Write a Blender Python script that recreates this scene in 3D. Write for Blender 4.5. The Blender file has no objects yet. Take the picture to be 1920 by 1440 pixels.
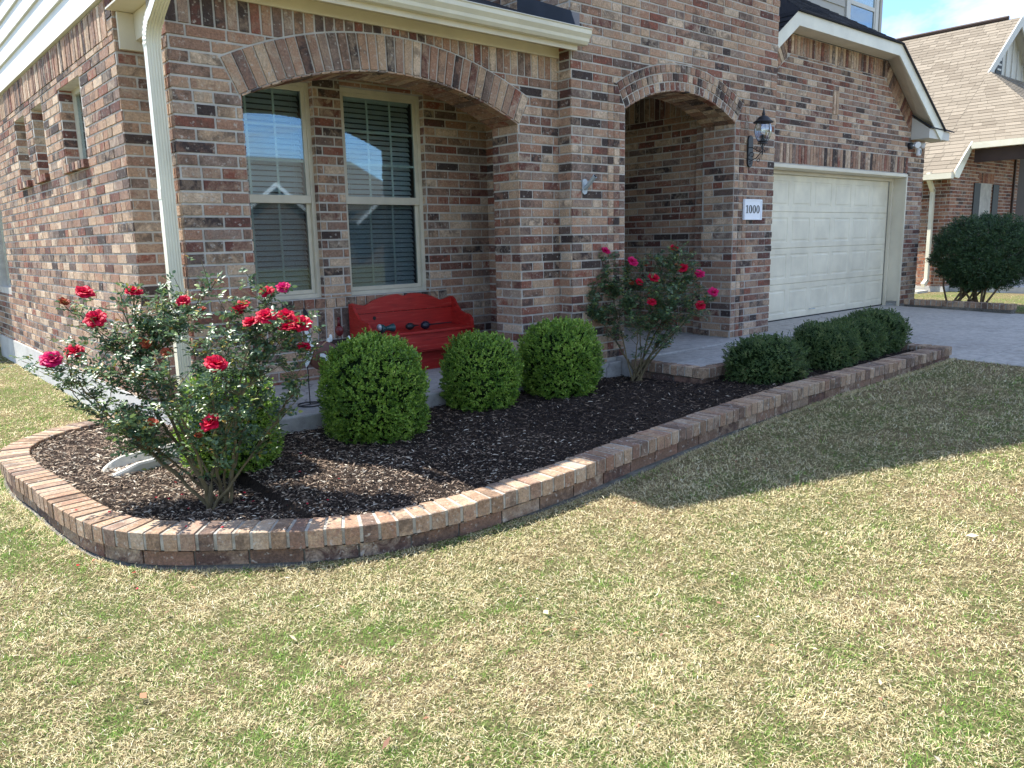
import bpy, math, random
import numpy as np
from mathutils import Vector, Matrix
random.seed(7); RNG = np.random.default_rng(11)
S = bpy.context.scene
COL = S.collection
R = math.radians

# ------------------------------------------------------------------ camera
F = 1469.19
AX = np.array([[0.75869106, -0.13324837, 0.63767762],
               [-0.65108629, -0.12236547, 0.74907498],
               [-0.0217833, -0.98349965, -0.17959378]])   # rows: world X, Y, Z in (right, down, forward)
cam = bpy.data.cameras.new('camera'); camo = bpy.data.objects.new('camera', cam); COL.objects.link(camo)
m = Matrix(((AX[0][0], -AX[0][1], -AX[0][2], 0), (AX[1][0], -AX[1][1], -AX[1][2], 0), (AX[2][0], -AX[2][1], -AX[2][2], 0), (0, 0, 0, 1)))
camo.matrix_world = m
cam.sensor_width = 36; cam.lens = 36 * F / 1920; cam.clip_end = 2000; cam.clip_start = 0.05
S.camera = camo

def at(px, py, depth):
    """a point of the place seen at a photo position, at a forward distance in metres"""
    d = AX @ np.array([px - 960., py - 720., F]); return d * depth / F
def proj(P):
    q = np.asarray(P) @ AX
    return 960 + F * q[..., 0] / q[..., 2], 720 + F * q[..., 1] / q[..., 2], q[..., 2]

# ------------------------------------------------------------------ node helpers
class NT:
    def __init__(s, nt): s.nt = nt
    def n(s, t, **kw):
        nd = s.nt.nodes.new(t)
        for k, v in kw.items():
            if k.startswith('i_'): nd.inputs[k[2:].replace('_', ' ')].default_value = v
            else: setattr(nd, k, v)
        return nd
    def l(s, a, b): s.nt.links.new(a, b)
def newmat(name):
    mt = bpy.data.materials.new(name); mt.use_nodes = True
    mt.node_tree.nodes.clear(); t = NT(mt.node_tree)
    out = t.n('ShaderNodeOutputMaterial'); b = t.n('ShaderNodeBsdfPrincipled')
    t.l(b.outputs[0], out.inputs[0]); return mt, t, b, out
def coords(t, scale=1, rnd=False):
    tc = t.n('ShaderNodeTexCoord'); return tc.outputs['Object']
def noise(t, vec, scale, detail=4, rough=.55, dist=0):
    nd = t.n('ShaderNodeTexNoise'); nd.inputs['Scale'].default_value = scale; nd.inputs['Detail'].default_value = detail
    nd.inputs['Roughness'].default_value = rough; nd.inputs['Distortion'].default_value = dist
    if vec is not None: t.l(vec, nd.inputs['Vector'])
    return nd
def ramp(t, fac, stops, interp='LINEAR'):
    r = t.n('ShaderNodeValToRGB'); cr = r.color_ramp; cr.interpolation = interp
    while len(cr.elements) > 1: cr.elements.remove(cr.elements[-1])
    for i, (p, c) in enumerate(stops):
        e = cr.elements[0] if i == 0 else cr.elements.new(p)
        e.position = p; e.color = (*c, 1)
    t.l(fac, r.inputs[0]); return r
def mix(t, fac, a, b, mode='MIX'):
    mx = t.n('ShaderNodeMix'); mx.data_type = 'RGBA'; mx.blend_type = mode
    for sock, v in ((mx.inputs[0], fac), (mx.inputs[6], a), (mx.inputs[7], b)):
        if isinstance(v, (int, float)): sock.default_value = v
        elif isinstance(v, tuple): sock.default_value = (*v, 1)
        else: t.l(v, sock)
    return mx.outputs[2]
def bump(t, b, h, strength=.5, dist=.004):
    bp = t.n('ShaderNodeBump'); bp.inputs['Strength'].default_value = strength; bp.inputs['Distance'].default_value = dist
    t.l(h, bp.inputs['Height']); t.l(bp.outputs[0], b.inputs['Normal'])
def simple(name, col, rough=.6, var=.12, scale=6, bmp=.15, bscale=60, metal=0, spec=.5, bdist=.003):
    mt, t, b, o = newmat(name); v = coords(t)
    n1 = noise(t, v, scale, 5)
    lo = tuple(c * (1 - var) for c in col); hi = tuple(min(1, c * (1 + var)) for c in col)
    r = ramp(t, n1.outputs[0], [(.3, lo), (.7, hi)]); t.l(r.outputs[0], b.inputs['Base Color'])
    b.inputs['Roughness'].default_value = rough; b.inputs['Metallic'].default_value = metal
    b.inputs['Specular IOR Level'].default_value = spec
    if bmp: n2 = noise(t, v, bscale, 4); bump(t, b, n2.outputs[0], bmp, bdist)
    return mt
M = {}
def brickmat(name, stops, lighten=1.0):
    mt, t, b, o = newmat(name); v = coords(t)
    g = t.n('ShaderNodeNewGeometry')
    st = [(p, (min(1, col[0] * 1.07), col[1] * .97, col[2] * .91)) for p, col in stops]
    base = ramp(t, g.outputs['Random Per Island'], st, 'CONSTANT').outputs[0]
    # a second colour inside each brick, in cloudy smears
    wn = t.n('ShaderNodeTexWhiteNoise'); wn.noise_dimensions = '1D'; t.l(g.outputs['Random Per Island'], wn.inputs['W'])
    sec = ramp(t, wn.outputs[0], [(0, (.10, .07, .055)), (.22, (.42, .30, .21)), (.5, (.30, .17, .12)), (.72, (.50, .40, .30)), (.9, (.07, .055, .05))], 'CONSTANT').outputs[0]
    off = t.n('ShaderNodeVectorMath'); off.operation = 'ADD'; t.l(v, off.inputs[0])
    cmb = t.n('ShaderNodeCombineXYZ'); 
    mul = t.n('ShaderNodeMath'); mul.operation = 'MULTIPLY'; mul.inputs[1].default_value = 37; t.l(g.outputs['Random Per Island'], mul.inputs[0])
    t.l(mul.outputs[0], cmb.inputs[0]); t.l(mul.outputs[0], cmb.inputs[1]); t.l(mul.outputs[0], cmb.inputs[2]); t.l(cmb.outputs[0], off.inputs[1])
    n1 = noise(t, off.outputs[0], 11, 5, .65, .6)
    f1 = ramp(t, n1.outputs[0], [(.42, (0, 0, 0)), (.62, (.72, .72, .72))]).outputs[0]
    c1 = mix(t, f1, base, sec)
    n2 = noise(t, v, 75, 6, .8); f2 = ramp(t, n2.outputs[0], [(.32, (.52, .52, .52)), (.68, (1.32, 1.32, 1.32))]).outputs[0]
    c2 = mix(t, 1.0, c1, f2, 'MULTIPLY')
    n5 = noise(t, v, 1.1, 5, .7); f5 = ramp(t, n5.outputs[0], [(.3, (.82, .81, .80)), (.7, (1.12, 1.12, 1.12))]).outputs[0]; c2 = mix(t, 1.0, c2, f5, 'MULTIPLY')
    n3 = noise(t, off.outputs[0], 34, 3, .6); f3 = ramp(t, n3.outputs[0], [(.60, (0, 0, 0)), (.70, (.65, .65, .65))]).outputs[0]
    c3 = mix(t, f3, c2, (.52, .48, .42))
    t.l(c3, b.inputs['Base Color']); b.inputs['Roughness'].default_value = .88; b.inputs['Specular IOR Level'].default_value = .25
    n4 = noise(t, v, 55, 6, .7); bump(t, b, n4.outputs[0], .9, .006)
    return mt
PAL = [(0, (.35, .22, .155)), (.13, (.24, .10, .072)), (.22, (.47, .36, .255)), (.37, (.30, .205, .155)), (.49, (.14, .066, .056)),
       (.57, (.41, .28, .195)), (.68, (.06, .048, .047)), (.78, (.27, .21, .175)), (.84, (.60, .50, .38)), (.93, (.17, .13, .115))]
M['brick'] = brickmat('brick', PAL)
M['brick_red'] = brickmat('neighbour_brick', [(0, (.27, .11, .07)), (.3, (.33, .15, .09)), (.55, (.20, .075, .055)), (.75, (.36, .21, .14)), (.9, (.10, .06, .05))])
M['brick_cap'] = brickmat('cap_brick', [(0, (.37, .275, .19)), (.25, (.29, .21, .145)), (.45, (.42, .33, .235)), (.65, (.22, .16, .125)), (.82, (.32, .25, .19)), (.94, (.17, .13, .105))])
M['brick_base'] = brickmat('base_brick', [(0, (.20, .135, .10)), (.3, (.11, .075, .065)), (.55, (.26, .19, .14)), (.75, (.15, .085, .07)), (.9, (.30, .24, .18))])
M['mortar'] = simple('mortar', (.49, .465, .42), .95, .18, 9, .8, 120, spec=.1, bdist=.004)
M['mortar_grey'] = simple('edging_mortar', (.37, .345, .295), .95, .35, 16, .9, 120, spec=.1, bdist=.004)
M['foot_mortar'] = simple('foot_mortar', (.17, .16, .14), .95, .35, 12, .9, 120, spec=.1, bdist=.004)
M['trim'] = simple('cream_trim', (.66, .60, .46), .45, .11, 2.5, .08, 40)
M['trim_grey'] = simple('pale_trim', (.56, .54, .48), .5, .05, 2.5, .08, 40)
M['gutter'] = simple('cream_gutter', (.70, .665, .53), .35, .11, 3, .03, 30)
M['winframe'] = simple('window_frame_paint', (.56, .52, .41), .4, .08, 9, .1, 80)
M['garage_paint'] = simple('garage_paint', (.75, .695, .54), .45, .11, 3.5, .08, 90)
M['concrete'] = simple('concrete', (.42, .42, .41), .9, .16, 3.2, .35, 150, spec=.2)
M['conc_found'] = simple('foundation_concrete', (.50, .49, .46), .9, .14, 4, .4, 90, spec=.2)
M['dark'] = simple('joint_dark', (.02, .02, .02), .9, .1, 5, 0)
M['room'] = simple('room_paint', (.10, .10, .095), .9, .1, 2, 0)
M['blind'] = simple('blind_slat', (.74, .75, .72), .5, .04, 3, 0)
M['muntin'] = simple('muntin_paint', (.74, .76, .66), .5, .05, 3, 0)
M['black_metal'] = simple('black_metal', (.012, .014, .018), .45, .3, 30, .2, 120)
M['white_plastic'] = simple('white_plastic', (.78, .79, .80), .35, .03, 10, 0)
M['galv'] = simple('pale_metal', (.42, .47, .50), .4, .08, 30, .05, 100, metal=.3)
M['lens_black'] = simple('lens_black', (.01, .01, .012), .15, .1, 10, 0)
M['flash'] = simple('flashing_metal', (.045, .055, .075), .5, .15, 6, .1, 60)
M['flash_l'] = simple('flashing_light', (.19, .18, .19), .6, .1, 8, .1, 60)
M['wood_dark'] = simple('dark_beam', (.05, .028, .02), .7, .2, 5, .2, 40)
M['far_wall'] = simple('brown_wall', (.17, .12, .09), .9, .2, 8, .1, 50)
M['far_roof'] = simple('brown_roof', (.13, .11, .09), .9, .2, 8, .1, 50)
M['shutter'] = simple('shutter_paint', (.018, .02, .022), .6, .2, 10, .1, 60)
M['splash'] = simple('splash_concrete', (.50, .48, .42), .9, .12, 12, .5, 160, spec=.15)
M['teal'] = simple('teal_plastic', (.012, .06, .065), .35, .2, 14, 0)
M['navy'] = simple('navy_plastic', (.01, .012, .026), .3, .2, 14, 0)
M['orn_brown'] = simple('rust_brown_metal', (.13, .05, .035), .5, .3, 18, .1, 60)
M['orn_white'] = simple('white_enamel', (.72, .76, .76), .4, .08, 18, .05, 60)
M['orn_red'] = simple('dark_red_metal', (.12, .008, .01), .35, .3, 18, .05, 60)
M['black_ink'] = simple('black_ink', (.02, .025, .03), .5, .05, 10, 0)
M['plaque'] = simple('plaque_white', (.80, .83, .88), .35, .02, 10, 0)
M['plaque_rim'] = simple('plaque_rim', (.62, .66, .72), .35, .02, 10, 0)
mt = bpy.data.materials.new('insect_screen'); mt.use_nodes = True; mt.node_tree.nodes.clear(); t = NT(mt.node_tree); o = t.n('ShaderNodeOutputMaterial'); df = t.n('ShaderNodeBsdfDiffuse'); df.inputs[0].default_value = (.03, .034, .038, 1)
tr = t.n('ShaderNodeBsdfTransparent'); ms = t.n('ShaderNodeMixShader'); ms.inputs[0].default_value = .32; t.l(tr.outputs[0], ms.inputs[1]); t.l(df.outputs[0], ms.inputs[2]); t.l(ms.outputs[0], o.inputs[0]); M['screen'] = mt
M['door_paint'] = simple('door_paint', (.10, .05, .03), .5, .1, 5, .1, 50)

def shingle(name, stops, rough=.95):
    mt, t, b, o = newmat(name); v = coords(t)
    g = t.n('ShaderNodeNewGeometry')
    base = ramp(t, g.outputs['Random Per Island'], stops).outputs[0]
    n2 = noise(t, v, 160, 3, .8); f2 = ramp(t, n2.outputs[0], [(.3, (.75, .75, .75)), (.7, (1.2, 1.2, 1.2))]).outputs[0]
    t.l(mix(t, 1., base, f2, 'MULTIPLY'), b.inputs['Base Color']); b.inputs['Roughness'].default_value = rough
    b.inputs['Specular IOR Level'].default_value = .2
    bump(t, b, n2.outputs[0], .5, .003); return mt
M['shingle_dark'] = shingle('dark_shingle', [(0, (.022, .024, .03)), (.5, (.04, .042, .05)), (1, (.06, .06, .068))])
M['shingle_tan'] = shingle('tan_shingle', [(0, (.185, .155, .118)), (.5, (.22, .188, .145)), (1, (.26, .222, .172))])

# siding
mt, t, b, o = newmat('lap_siding'); v = coords(t)
n1 = noise(t, v, 1.5, 3); c = ramp(t, n1.outputs[0], [(.3, (.66, .655, .60)), (.7, (.74, .735, .68))]).outputs[0]
t.l(c, b.inputs['Base Color']); b.inputs['Roughness'].default_value = .6
mp = t.n('ShaderNodeMapping'); mp.inputs['Scale'].default_value = (40, 2, 60); t.l(v, mp.inputs[0])
bump(t, b, noise(t, mp.outputs[0], 1, 4).outputs[0], .15, .002); M['siding'] = mt
M['siding_tan'] = simple('tan_siding', (.42, .40, .35), .65, .04, 2, .1, 50)

# red bench paint: brushed, worn to a paler pink along the streaks
mt, t, b, o = newmat('worn_red_paint'); v = coords(t)
mp = t.n('ShaderNodeMapping'); mp.inputs['Scale'].default_value = (3, 10, 40); t.l(v, mp.inputs[0])
n1 = noise(t, mp.outputs[0], 1.6, 6, .65, .4); n2 = noise(t, v, 5, 5, .6)
c = ramp(t, n1.outputs[0], [(.28, (.07, .006, .005)), (.42, (.31, .012, .009)), (.60, (.40, .024, .016)), (.70, (.42, .12, .09)), (.78, (.42, .22, .17))]).outputs[0]
c = mix(t, ramp(t, n2.outputs[0], [(.35, (0, 0, 0)), (.7, (.5, .5, .5))]).outputs[0], c, (.44, .012, .009))
t.l(c, b.inputs['Base Color']); b.inputs['Roughness'].default_value = .5; bump(t, b, n1.outputs[0], .4, .002); M['bench'] = mt

# driveway / slabs with broom marks and stains
def concmat(name, a, bb):
    mt, t, b, o = newmat(name); v = coords(t)
    n1 = noise(t, v, .9, 6, .6); n2 = noise(t, v, 14, 5, .7); n3 = noise(t, v, 300, 2)
    c = ramp(t, n1.outputs[0], [(.3, a), (.7, bb)]).outputs[0]
    c = mix(t, 1., c, ramp(t, n2.outputs[0], [(.3, (.66, .66, .66)), (.66, (1.08, 1.08, 1.08))]).outputs[0], 'MULTIPLY')
    c = mix(t, 1., c, ramp(t, n3.outputs[0], [(.35, (.85, .85, .85)), (.65, (1.1, 1.1, 1.1))]).outputs[0], 'MULTIPLY')
    wv = t.n('ShaderNodeVectorMath'); wv.operation = 'MULTIPLY_ADD'; wv.inputs[1].default_value = (.35, .35, .35); nw = noise(t, v, 2.2, 5, .6); t.l(nw.outputs['Color'], wv.inputs[0]); t.l(v, wv.inputs[2])
    vo = t.n('ShaderNodeTexVoronoi'); vo.feature = 'DISTANCE_TO_EDGE'; vo.inputs['Scale'].default_value = .42; t.l(wv.outputs[0], vo.inputs['Vector'])
    c = mix(t, ramp(t, vo.outputs['Distance'], [(0, (.75, .75, .75)), (.0035, (0, 0, 0))]).outputs[0], c, (.16, .15, .14))
    n6 = noise(t, v, .55, 4, .5, .8); c = mix(t, ramp(t, n6.outputs[0], [(.60, (0, 0, 0)), (.72, (.45, .45, .45))]).outputs[0], c, (.27, .26, .245))
    t.l(c, b.inputs['Base Color']); b.inputs['Roughness'].default_value = .9; b.inputs['Specular IOR Level'].default_value = .25
    bump(t, b, n3.outputs[0], .3, .002); return mt
M['drive'] = concmat('driveway_concrete', (.40, .38, .345), (.50, .475, .43))
M['slab'] = concmat('slab_concrete', (.40, .39, .37), (.49, .48, .455))
M['asphalt'] = concmat('asphalt', (.045, .045, .047), (.065, .065, .066))

# ground under the grass, mulch bed
mt, t, b, o = newmat('thatch'); v = coords(t)
n1 = noise(t, v, 1.3, 6, .6); n2 = noise(t, v, 110, 5, .75)
c = ramp(t, n1.outputs[0], [(.35, (.27, .21, .115)), (.6, (.18, .19, .075))]).outputs[0]
c = mix(t, 1., c, ramp(t, n2.outputs[0], [(.38, (.30, .30, .30)), (.60, (1.2, 1.2, 1.2))]).outputs[0], 'MULTIPLY')
t.l(c, b.inputs['Base Color']); b.inputs['Roughness'].default_value = 1; b.inputs['Specular IOR Level'].default_value = .1
bump(t, b, n2.outputs[0], 1, .02); M['thatch'] = mt
mt, t, b, o = newmat('mulch'); v = coords(t)
n1 = noise(t, v, 2, 5, .6); n2 = noise(t, v, 60, 6, .8)
c = ramp(t, n1.outputs[0], [(.35, (.030, .022, .018)), (.65, (.060, .044, .034))]).outputs[0]
c = mix(t, 1., c, ramp(t, n2.outputs[0], [(.35, (.3, .3, .3)), (.62, (1.5, 1.5, 1.5))]).outputs[0], 'MULTIPLY')
t.l(c, b.inputs['Base Color']); b.inputs['Roughness'].default_value = 1; b.inputs['Specular IOR Level'].default_value = .1
bump(t, b, n2.outputs[0], 1, .02); M['mulch'] = mt

def attrmat(name, rough=.7, transl=.25, spec=.2, vary=False):
    mt, t, b, o = newmat(name)
    a = t.n('ShaderNodeAttribute'); a.attribute_name = 'col'
    c = a.outputs['Color']
    t.l(c, b.inputs['Base Color']); b.inputs['Roughness'].default_value = rough; b.inputs['Specular IOR Level'].default_value = spec
    if transl:
        tr = t.n('ShaderNodeBsdfTranslucent'); t.l(c, tr.inputs[0]); ms = t.n('ShaderNodeMixShader'); ms.inputs[0].default_value = transl
        t.l(b.outputs[0], ms.inputs[1]); t.l(tr.outputs[0], ms.inputs[2]); t.l(ms.outputs[0], o.inputs[0])
    return mt
M['grass'] = attrmat('grass_blade', .75, .3, .15)
M['chips'] = attrmat('wood_chip', .9, 0, .15)

def leafmat(name, stops, rough=.45, transl=.25, spec=.5, clump=True):
    mt, t, b, o = newmat(name); g = t.n('ShaderNodeNewGeometry')
    tc = t.n('ShaderNodeTexCoord'); nz = noise(t, tc.outputs['Object'], 9, 3, .6); mr = t.n('ShaderNodeMapRange'); mr.inputs[1].default_value = .36; mr.inputs[2].default_value = .64; t.l(nz.outputs[0], mr.inputs[0])
    m1 = t.n('ShaderNodeMath'); m1.operation = 'MULTIPLY'; m1.inputs[1].default_value = .58; t.l(g.outputs['Random Per Island'], m1.inputs[0]); m2 = t.n('ShaderNodeMath'); m2.operation = 'MULTIPLY_ADD'; m2.inputs[1].default_value = .42; t.l(mr.outputs[0], m2.inputs[0]); t.l(m1.outputs[0], m2.inputs[2])
    c = ramp(t, m2.outputs[0] if clump else g.outputs['Random Per Island'], stops).outputs[0]
    t.l(c, b.inputs['Base Color']); b.inputs['Roughness'].default_value = rough; b.inputs['Specular IOR Level'].default_value = spec
    tr = t.n('ShaderNodeBsdfTranslucent'); t.l(c, tr.inputs[0]); ms = t.n('ShaderNodeMixShader'); ms.inputs[0].default_value = transl
    t.l(b.outputs[0], ms.inputs[1]); t.l(tr.outputs[0], ms.inputs[2]); t.l(ms.outputs[0], o.inputs[0]); return mt
M['box_leaf'] = leafmat('boxwood_leaf', [(0, (.035, .09, .014)), (.35, (.11, .22, .028)), (.62, (.25, .41, .05)), (1, (.48, .62, .14))])
M['box_core'] = simple('boxwood_shade_core', (.012, .024, .008), .9, .3, 14, .8, 60, spec=.05, bdist=.02)  # near-black: the shade inside the bush is painted into its core
M['holly_leaf'] = leafmat('dark_shrub_leaf', [(0, (.024, .058, .022)), (.42, (.07, .13, .04)), (.75, (.15, .225, .065)), (1, (.32, .34, .14))])
M['tree_leaf'] = leafmat('tall_shrub_leaf', [(0, (.018, .045, .02)), (.5, (.045, .095, .035)), (.9, (.085, .15, .05)), (1, (.17, .22, .08))])
M['rose_leaf'] = leafmat('rose_leaf', [(0, (.04, .08, .045)), (.45, (.085, .15, .075)), (.84, (.15, .23, .10)), (.93, (.24, .33, .09)), (.985, (.30, .22, .04)), (1, (.22, .07, .04))], .38, .28, .55, clump=False)
M['bark'] = simple('bark', (.15, .105, .06), .85, .35, 22, .8, 120, spec=.15)
M['rose_cane'] = simple('rose_cane', (.12, .095, .048), .7, .45, 14, .5, 120, spec=.3)
def petalmat(name, a, bb):
    mt, t, b, o = newmat(name); g = t.n('ShaderNodeNewGeometry')
    c = ramp(t, g.outputs['Random Per Island'], [(0, a), (1, bb)]).outputs[0]
    t.l(c, b.inputs['Base Color']); b.inputs['Roughness'].default_value = .55; b.inputs['Specular IOR Level'].default_value = .3
    tr = t.n('ShaderNodeBsdfTranslucent'); t.l(c, tr.inputs[0]); ms = t.n('ShaderNodeMixShader'); ms.inputs[0].default_value = .35
    t.l(b.outputs[0], ms.inputs[1]); t.l(tr.outputs[0], ms.inputs[2]); t.l(ms.outputs[0], o.inputs[0]); return mt
M['petal'] = petalmat('red_petal', (.50, .002, .022), (.66, .006, .06))
M['petal_pink'] = petalmat('magenta_petal', (.56, .005, .09), (.70, .015, .17))
M['petal_old'] = petalmat('faded_petal', (.34, .04, .02), (.50, .14, .06))

# glass: clear pane with a sheen
def glassmat(name, refl, tint):
    mt = bpy.data.materials.new(name); mt.use_nodes = True; mt.node_tree.nodes.clear(); t = NT(mt.node_tree)
    o = t.n('ShaderNodeOutputMaterial'); lw = t.n('ShaderNodeLayerWeight'); lw.inputs[0].default_value = .5
    pw = t.n('ShaderNodeMath'); pw.operation = 'POWER'; pw.inputs[1].default_value = 3.2; t.l(lw.outputs['Facing'], pw.inputs[0])
    ma = t.n('ShaderNodeMath'); ma.operation = 'MULTIPLY_ADD'; ma.inputs[1].default_value = 1 - refl; ma.inputs[2].default_value = refl; t.l(pw.outputs[0], ma.inputs[0])
    gl = t.n('ShaderNodeBsdfGlossy'); gl.inputs['Roughness'].default_value = .02; gl.inputs[0].default_value = (.72, .80, .86, 1)
    tr = t.n('ShaderNodeBsdfTransparent'); tr.inputs[0].default_value = (*tint, 1)
    ms = t.n('ShaderNodeMixShader'); t.l(ma.outputs[0], ms.inputs[0]); t.l(tr.outputs[0], ms.inputs[1]); t.l(gl.outputs[0], ms.inputs[2]); t.l(ms.outputs[0], o.inputs[0]); return mt
M['glass'] = glassmat('window_glass', .12, (.80, .88, .90))
M['glass_lamp'] = glassmat('lamp_glass', .30, (.86, .90, .94))

# ------------------------------------------------------------------ mesh helpers
class MB:
    def __init__(s): s.v = []; s.f = []; s.m = []
    def add(s, vs, fs, mi=0):
        o = len(s.v); s.v.extend([tuple(map(float, p)) for p in vs])
        for f in fs: s.f.append(tuple(i + o for i in f)); s.m.append(mi)
        return s
    def box(s, a, b, mi=0, rot=None):
        x0, y0, z0 = a; x1, y1, z1 = b
        vs = [(x0, y0, z0), (x1, y0, z0), (x1, y1, z0), (x0, y1, z0), (x0, y0, z1), (x1, y0, z1), (x1, y1, z1), (x0, y1, z1)]
        if rot: c, mtx = rot; vs = [tuple(Vector(c) + mtx @ (Vector(p) - Vector(c))) for p in vs]
        return s.add(vs, [(0, 3, 2, 1), (4, 5, 6, 7), (0, 1, 5, 4), (1, 2, 6, 5), (2, 3, 7, 6), (3, 0, 4, 7)], mi)
    def bar(s, p, q, w, h, up=(0, 0, 1), mi=0):
        p = Vector(p); q = Vector(q); d = (q - p).normalized(); u = Vector(up); sx = d.cross(u).normalized(); sy = sx.cross(d).normalized()
        vs = []
        for c in (p, q):
            for a, b in ((-1, -1), (1, -1), (1, 1), (-1, 1)): vs.append(c + sx * a * w / 2 + sy * b * h / 2)
        return s.add(vs, [(3, 2, 1, 0), (4, 5, 6, 7), (0, 1, 5, 4), (1, 2, 6, 5), (2, 3, 7, 6), (3, 0, 4, 7)], mi)
    def prism(s, poly, a, b, mi=0):
        """poly: list of 3D points (planar), extruded by the vector b-a"""
        d = Vector(b) - Vector(a); n = len(poly); P = [Vector(p) for p in poly]
        return s.add(P + [p + d for p in P], [tuple(range(n))[::-1], tuple(range(n, 2 * n))] + [(i, (i + 1) % n, n + (i + 1) % n, n + i) for i in range(n)], mi)
    def tube(s, pts, rad, n=8, mi=0, cap=True):
        pts = [Vector(p) for p in pts]; k = len(pts)
        if not hasattr(rad, '__len__'): rad = [rad] * k
        vs = []; ref = Vector((0.3, 0.2, 1)).normalized()
        for i, p in enumerate(pts):
            d = (pts[min(i + 1, k - 1)] - pts[max(i - 1, 0)]).normalized()
            a = d.cross(ref);
            if a.length < 1e-3: a = d.cross(Vector((1, 0, 0)))
            a.normalize(); bb = d.cross(a).normalized()
            for j in range(n): th = 2 * math.pi * j / n; vs.append(p + (a * math.cos(th) + bb * math.sin(th)) * rad[i])
        fs = [(i * n + j, i * n + (j + 1) % n, (i + 1) * n + (j + 1) % n, (i + 1) * n + j) for i in range(k - 1) for j in range(n)]
        if cap: fs += [tuple(range(n))[::-1], tuple(range((k - 1) * n, k * n))]
        return s.add(vs, fs, mi)
    def lathe(s, c, prof, n=20, mi=0, axis=None):
        c = Vector(c); vs = []; Q = axis or Matrix.Identity(3)
        for r, z in prof:
            for j in range(n): th = 2 * math.pi * j / n; vs.append(c + Q @ Vector((r * math.cos(th), r * math.sin(th), z)))
        k = len(prof)
        fs = [(i * n + j, i * n + (j + 1) % n, (i + 1) * n + (j + 1) % n, (i + 1) * n + j) for i in range(k - 1) for j in range(n)]
        return s.add(vs, fs + [tuple(range(n))[::-1], tuple(range((k - 1) * n, k * n))], mi)
    def ell(s, c, r, n=16, k=10, mi=0, Q=None):
        prof = []; c = Vector(c); Q = Q or Matrix.Identity(3); vs = [c + Q @ Vector((0, 0, -r[2]))]
        for i in range(1, k):
            ph = math.pi * i / k - math.pi / 2
            for j in range(n): th = 2 * math.pi * j / n; vs.append(c + Q @ Vector((r[0] * math.cos(ph) * math.cos(th), r[1] * math.cos(ph) * math.sin(th), r[2] * math.sin(ph))))
        vs.append(c + Q @ Vector((0, 0, r[2]))); L = len(vs) - 1
        fs = [(0, 1 + (j + 1) % n, 1 + j) for j in range(n)]
        for i in range(k - 2): fs += [(1 + i * n + j, 1 + i * n + (j + 1) % n, 1 + (i + 1) * n + (j + 1) % n, 1 + (i + 1) * n + j) for j in range(n)]
        fs += [(1 + (k - 2) * n + j, 1 + (k - 2) * n + (j + 1) % n, L) for j in range(n)]
        return s.add(vs, fs, mi)
    def build(s, name, mats, parent=None, smooth=False, origin=None, bevel=0):
        if not isinstance(mats, (list, tuple)): mats = [mats]
        if parent is not None: off = wloc(parent)
        else: off = Vector(origin) if origin is not None else Vector((0, 0, 0))
        me = bpy.data.meshes.new(name); V = np.array(s.v, dtype=float) - np.array(off)
        me.from_pydata(V.tolist(), [], s.f); me.polygons.foreach_set('material_index', s.m)
        for mm in mats: me.materials.append(mm)
        if smooth: me.polygons.foreach_set('use_smooth', [True] * len(s.f))
        me.update()
        o = bpy.data.objects.new(name, me); COL.objects.link(o)
        if parent is not None: o.parent = parent
        else: o.location = off
        if bevel:
            md = o.modifiers.new('bevel', 'BEVEL'); md.width = bevel; md.segments = 2; md.limit_method = 'ANGLE'; md.harden_normals = False
        return o
def wloc(o):
    v = Vector((0, 0, 0))
    while o is not None: v = v + o.location; o = o.parent
    return v
def tag(o, label=None, cat=None, group=None, kind=None):
    if label: o['label'] = label
    if cat: o['category'] = cat
    if group: o['group'] = group
    if kind: o['kind'] = kind
    return o
def empty(name, loc, label, cat, group=None):
    o = bpy.data.objects.new(name, None); COL.objects.link(o); o.location = loc; o.empty_display_size = .1
    return tag(o, label, cat, group)
def fastmesh(name, V, faces_n, mats, parent=None, col=None, smooth=False, origin=(0, 0, 0), mi=None):
    """V: (N,3) verts laid out face after face; faces_n: verts per face"""
    off = np.array(wloc(parent)) if parent is not None else np.array(origin, float)
    me = bpy.data.meshes.new(name); N = len(V); nf = N // faces_n
    me.vertices.add(N); me.vertices.foreach_set('co', (V - off).astype(np.float32).ravel())
    me.loops.add(N); me.loops.foreach_set('vertex_index', np.arange(N, dtype=np.int32))
    me.polygons.add(nf); me.polygons.foreach_set('loop_start', np.arange(0, N, faces_n, dtype=np.int32))
    finish(me, name, mats, col, smooth)
    o = bpy.data.objects.new(name, me); COL.objects.link(o)
    if parent is not None: o.parent = parent
    else: o.location = off
    return o
def finish(me, name, mats, col, smooth):
    if not isinstance(mats, (list, tuple)): mats = [mats]
    for mm in mats: me.materials.append(mm)
    me.update(calc_edges=True)
    if smooth: me.polygons.foreach_set('use_smooth', [True] * len(me.polygons))
    if col is not None:
        a = me.color_attributes.new('col', 'FLOAT_COLOR', 'POINT'); C = np.ones((len(col), 4), np.float32); C[:, :3] = col
        a.data.foreach_set('color', C.ravel())
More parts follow.
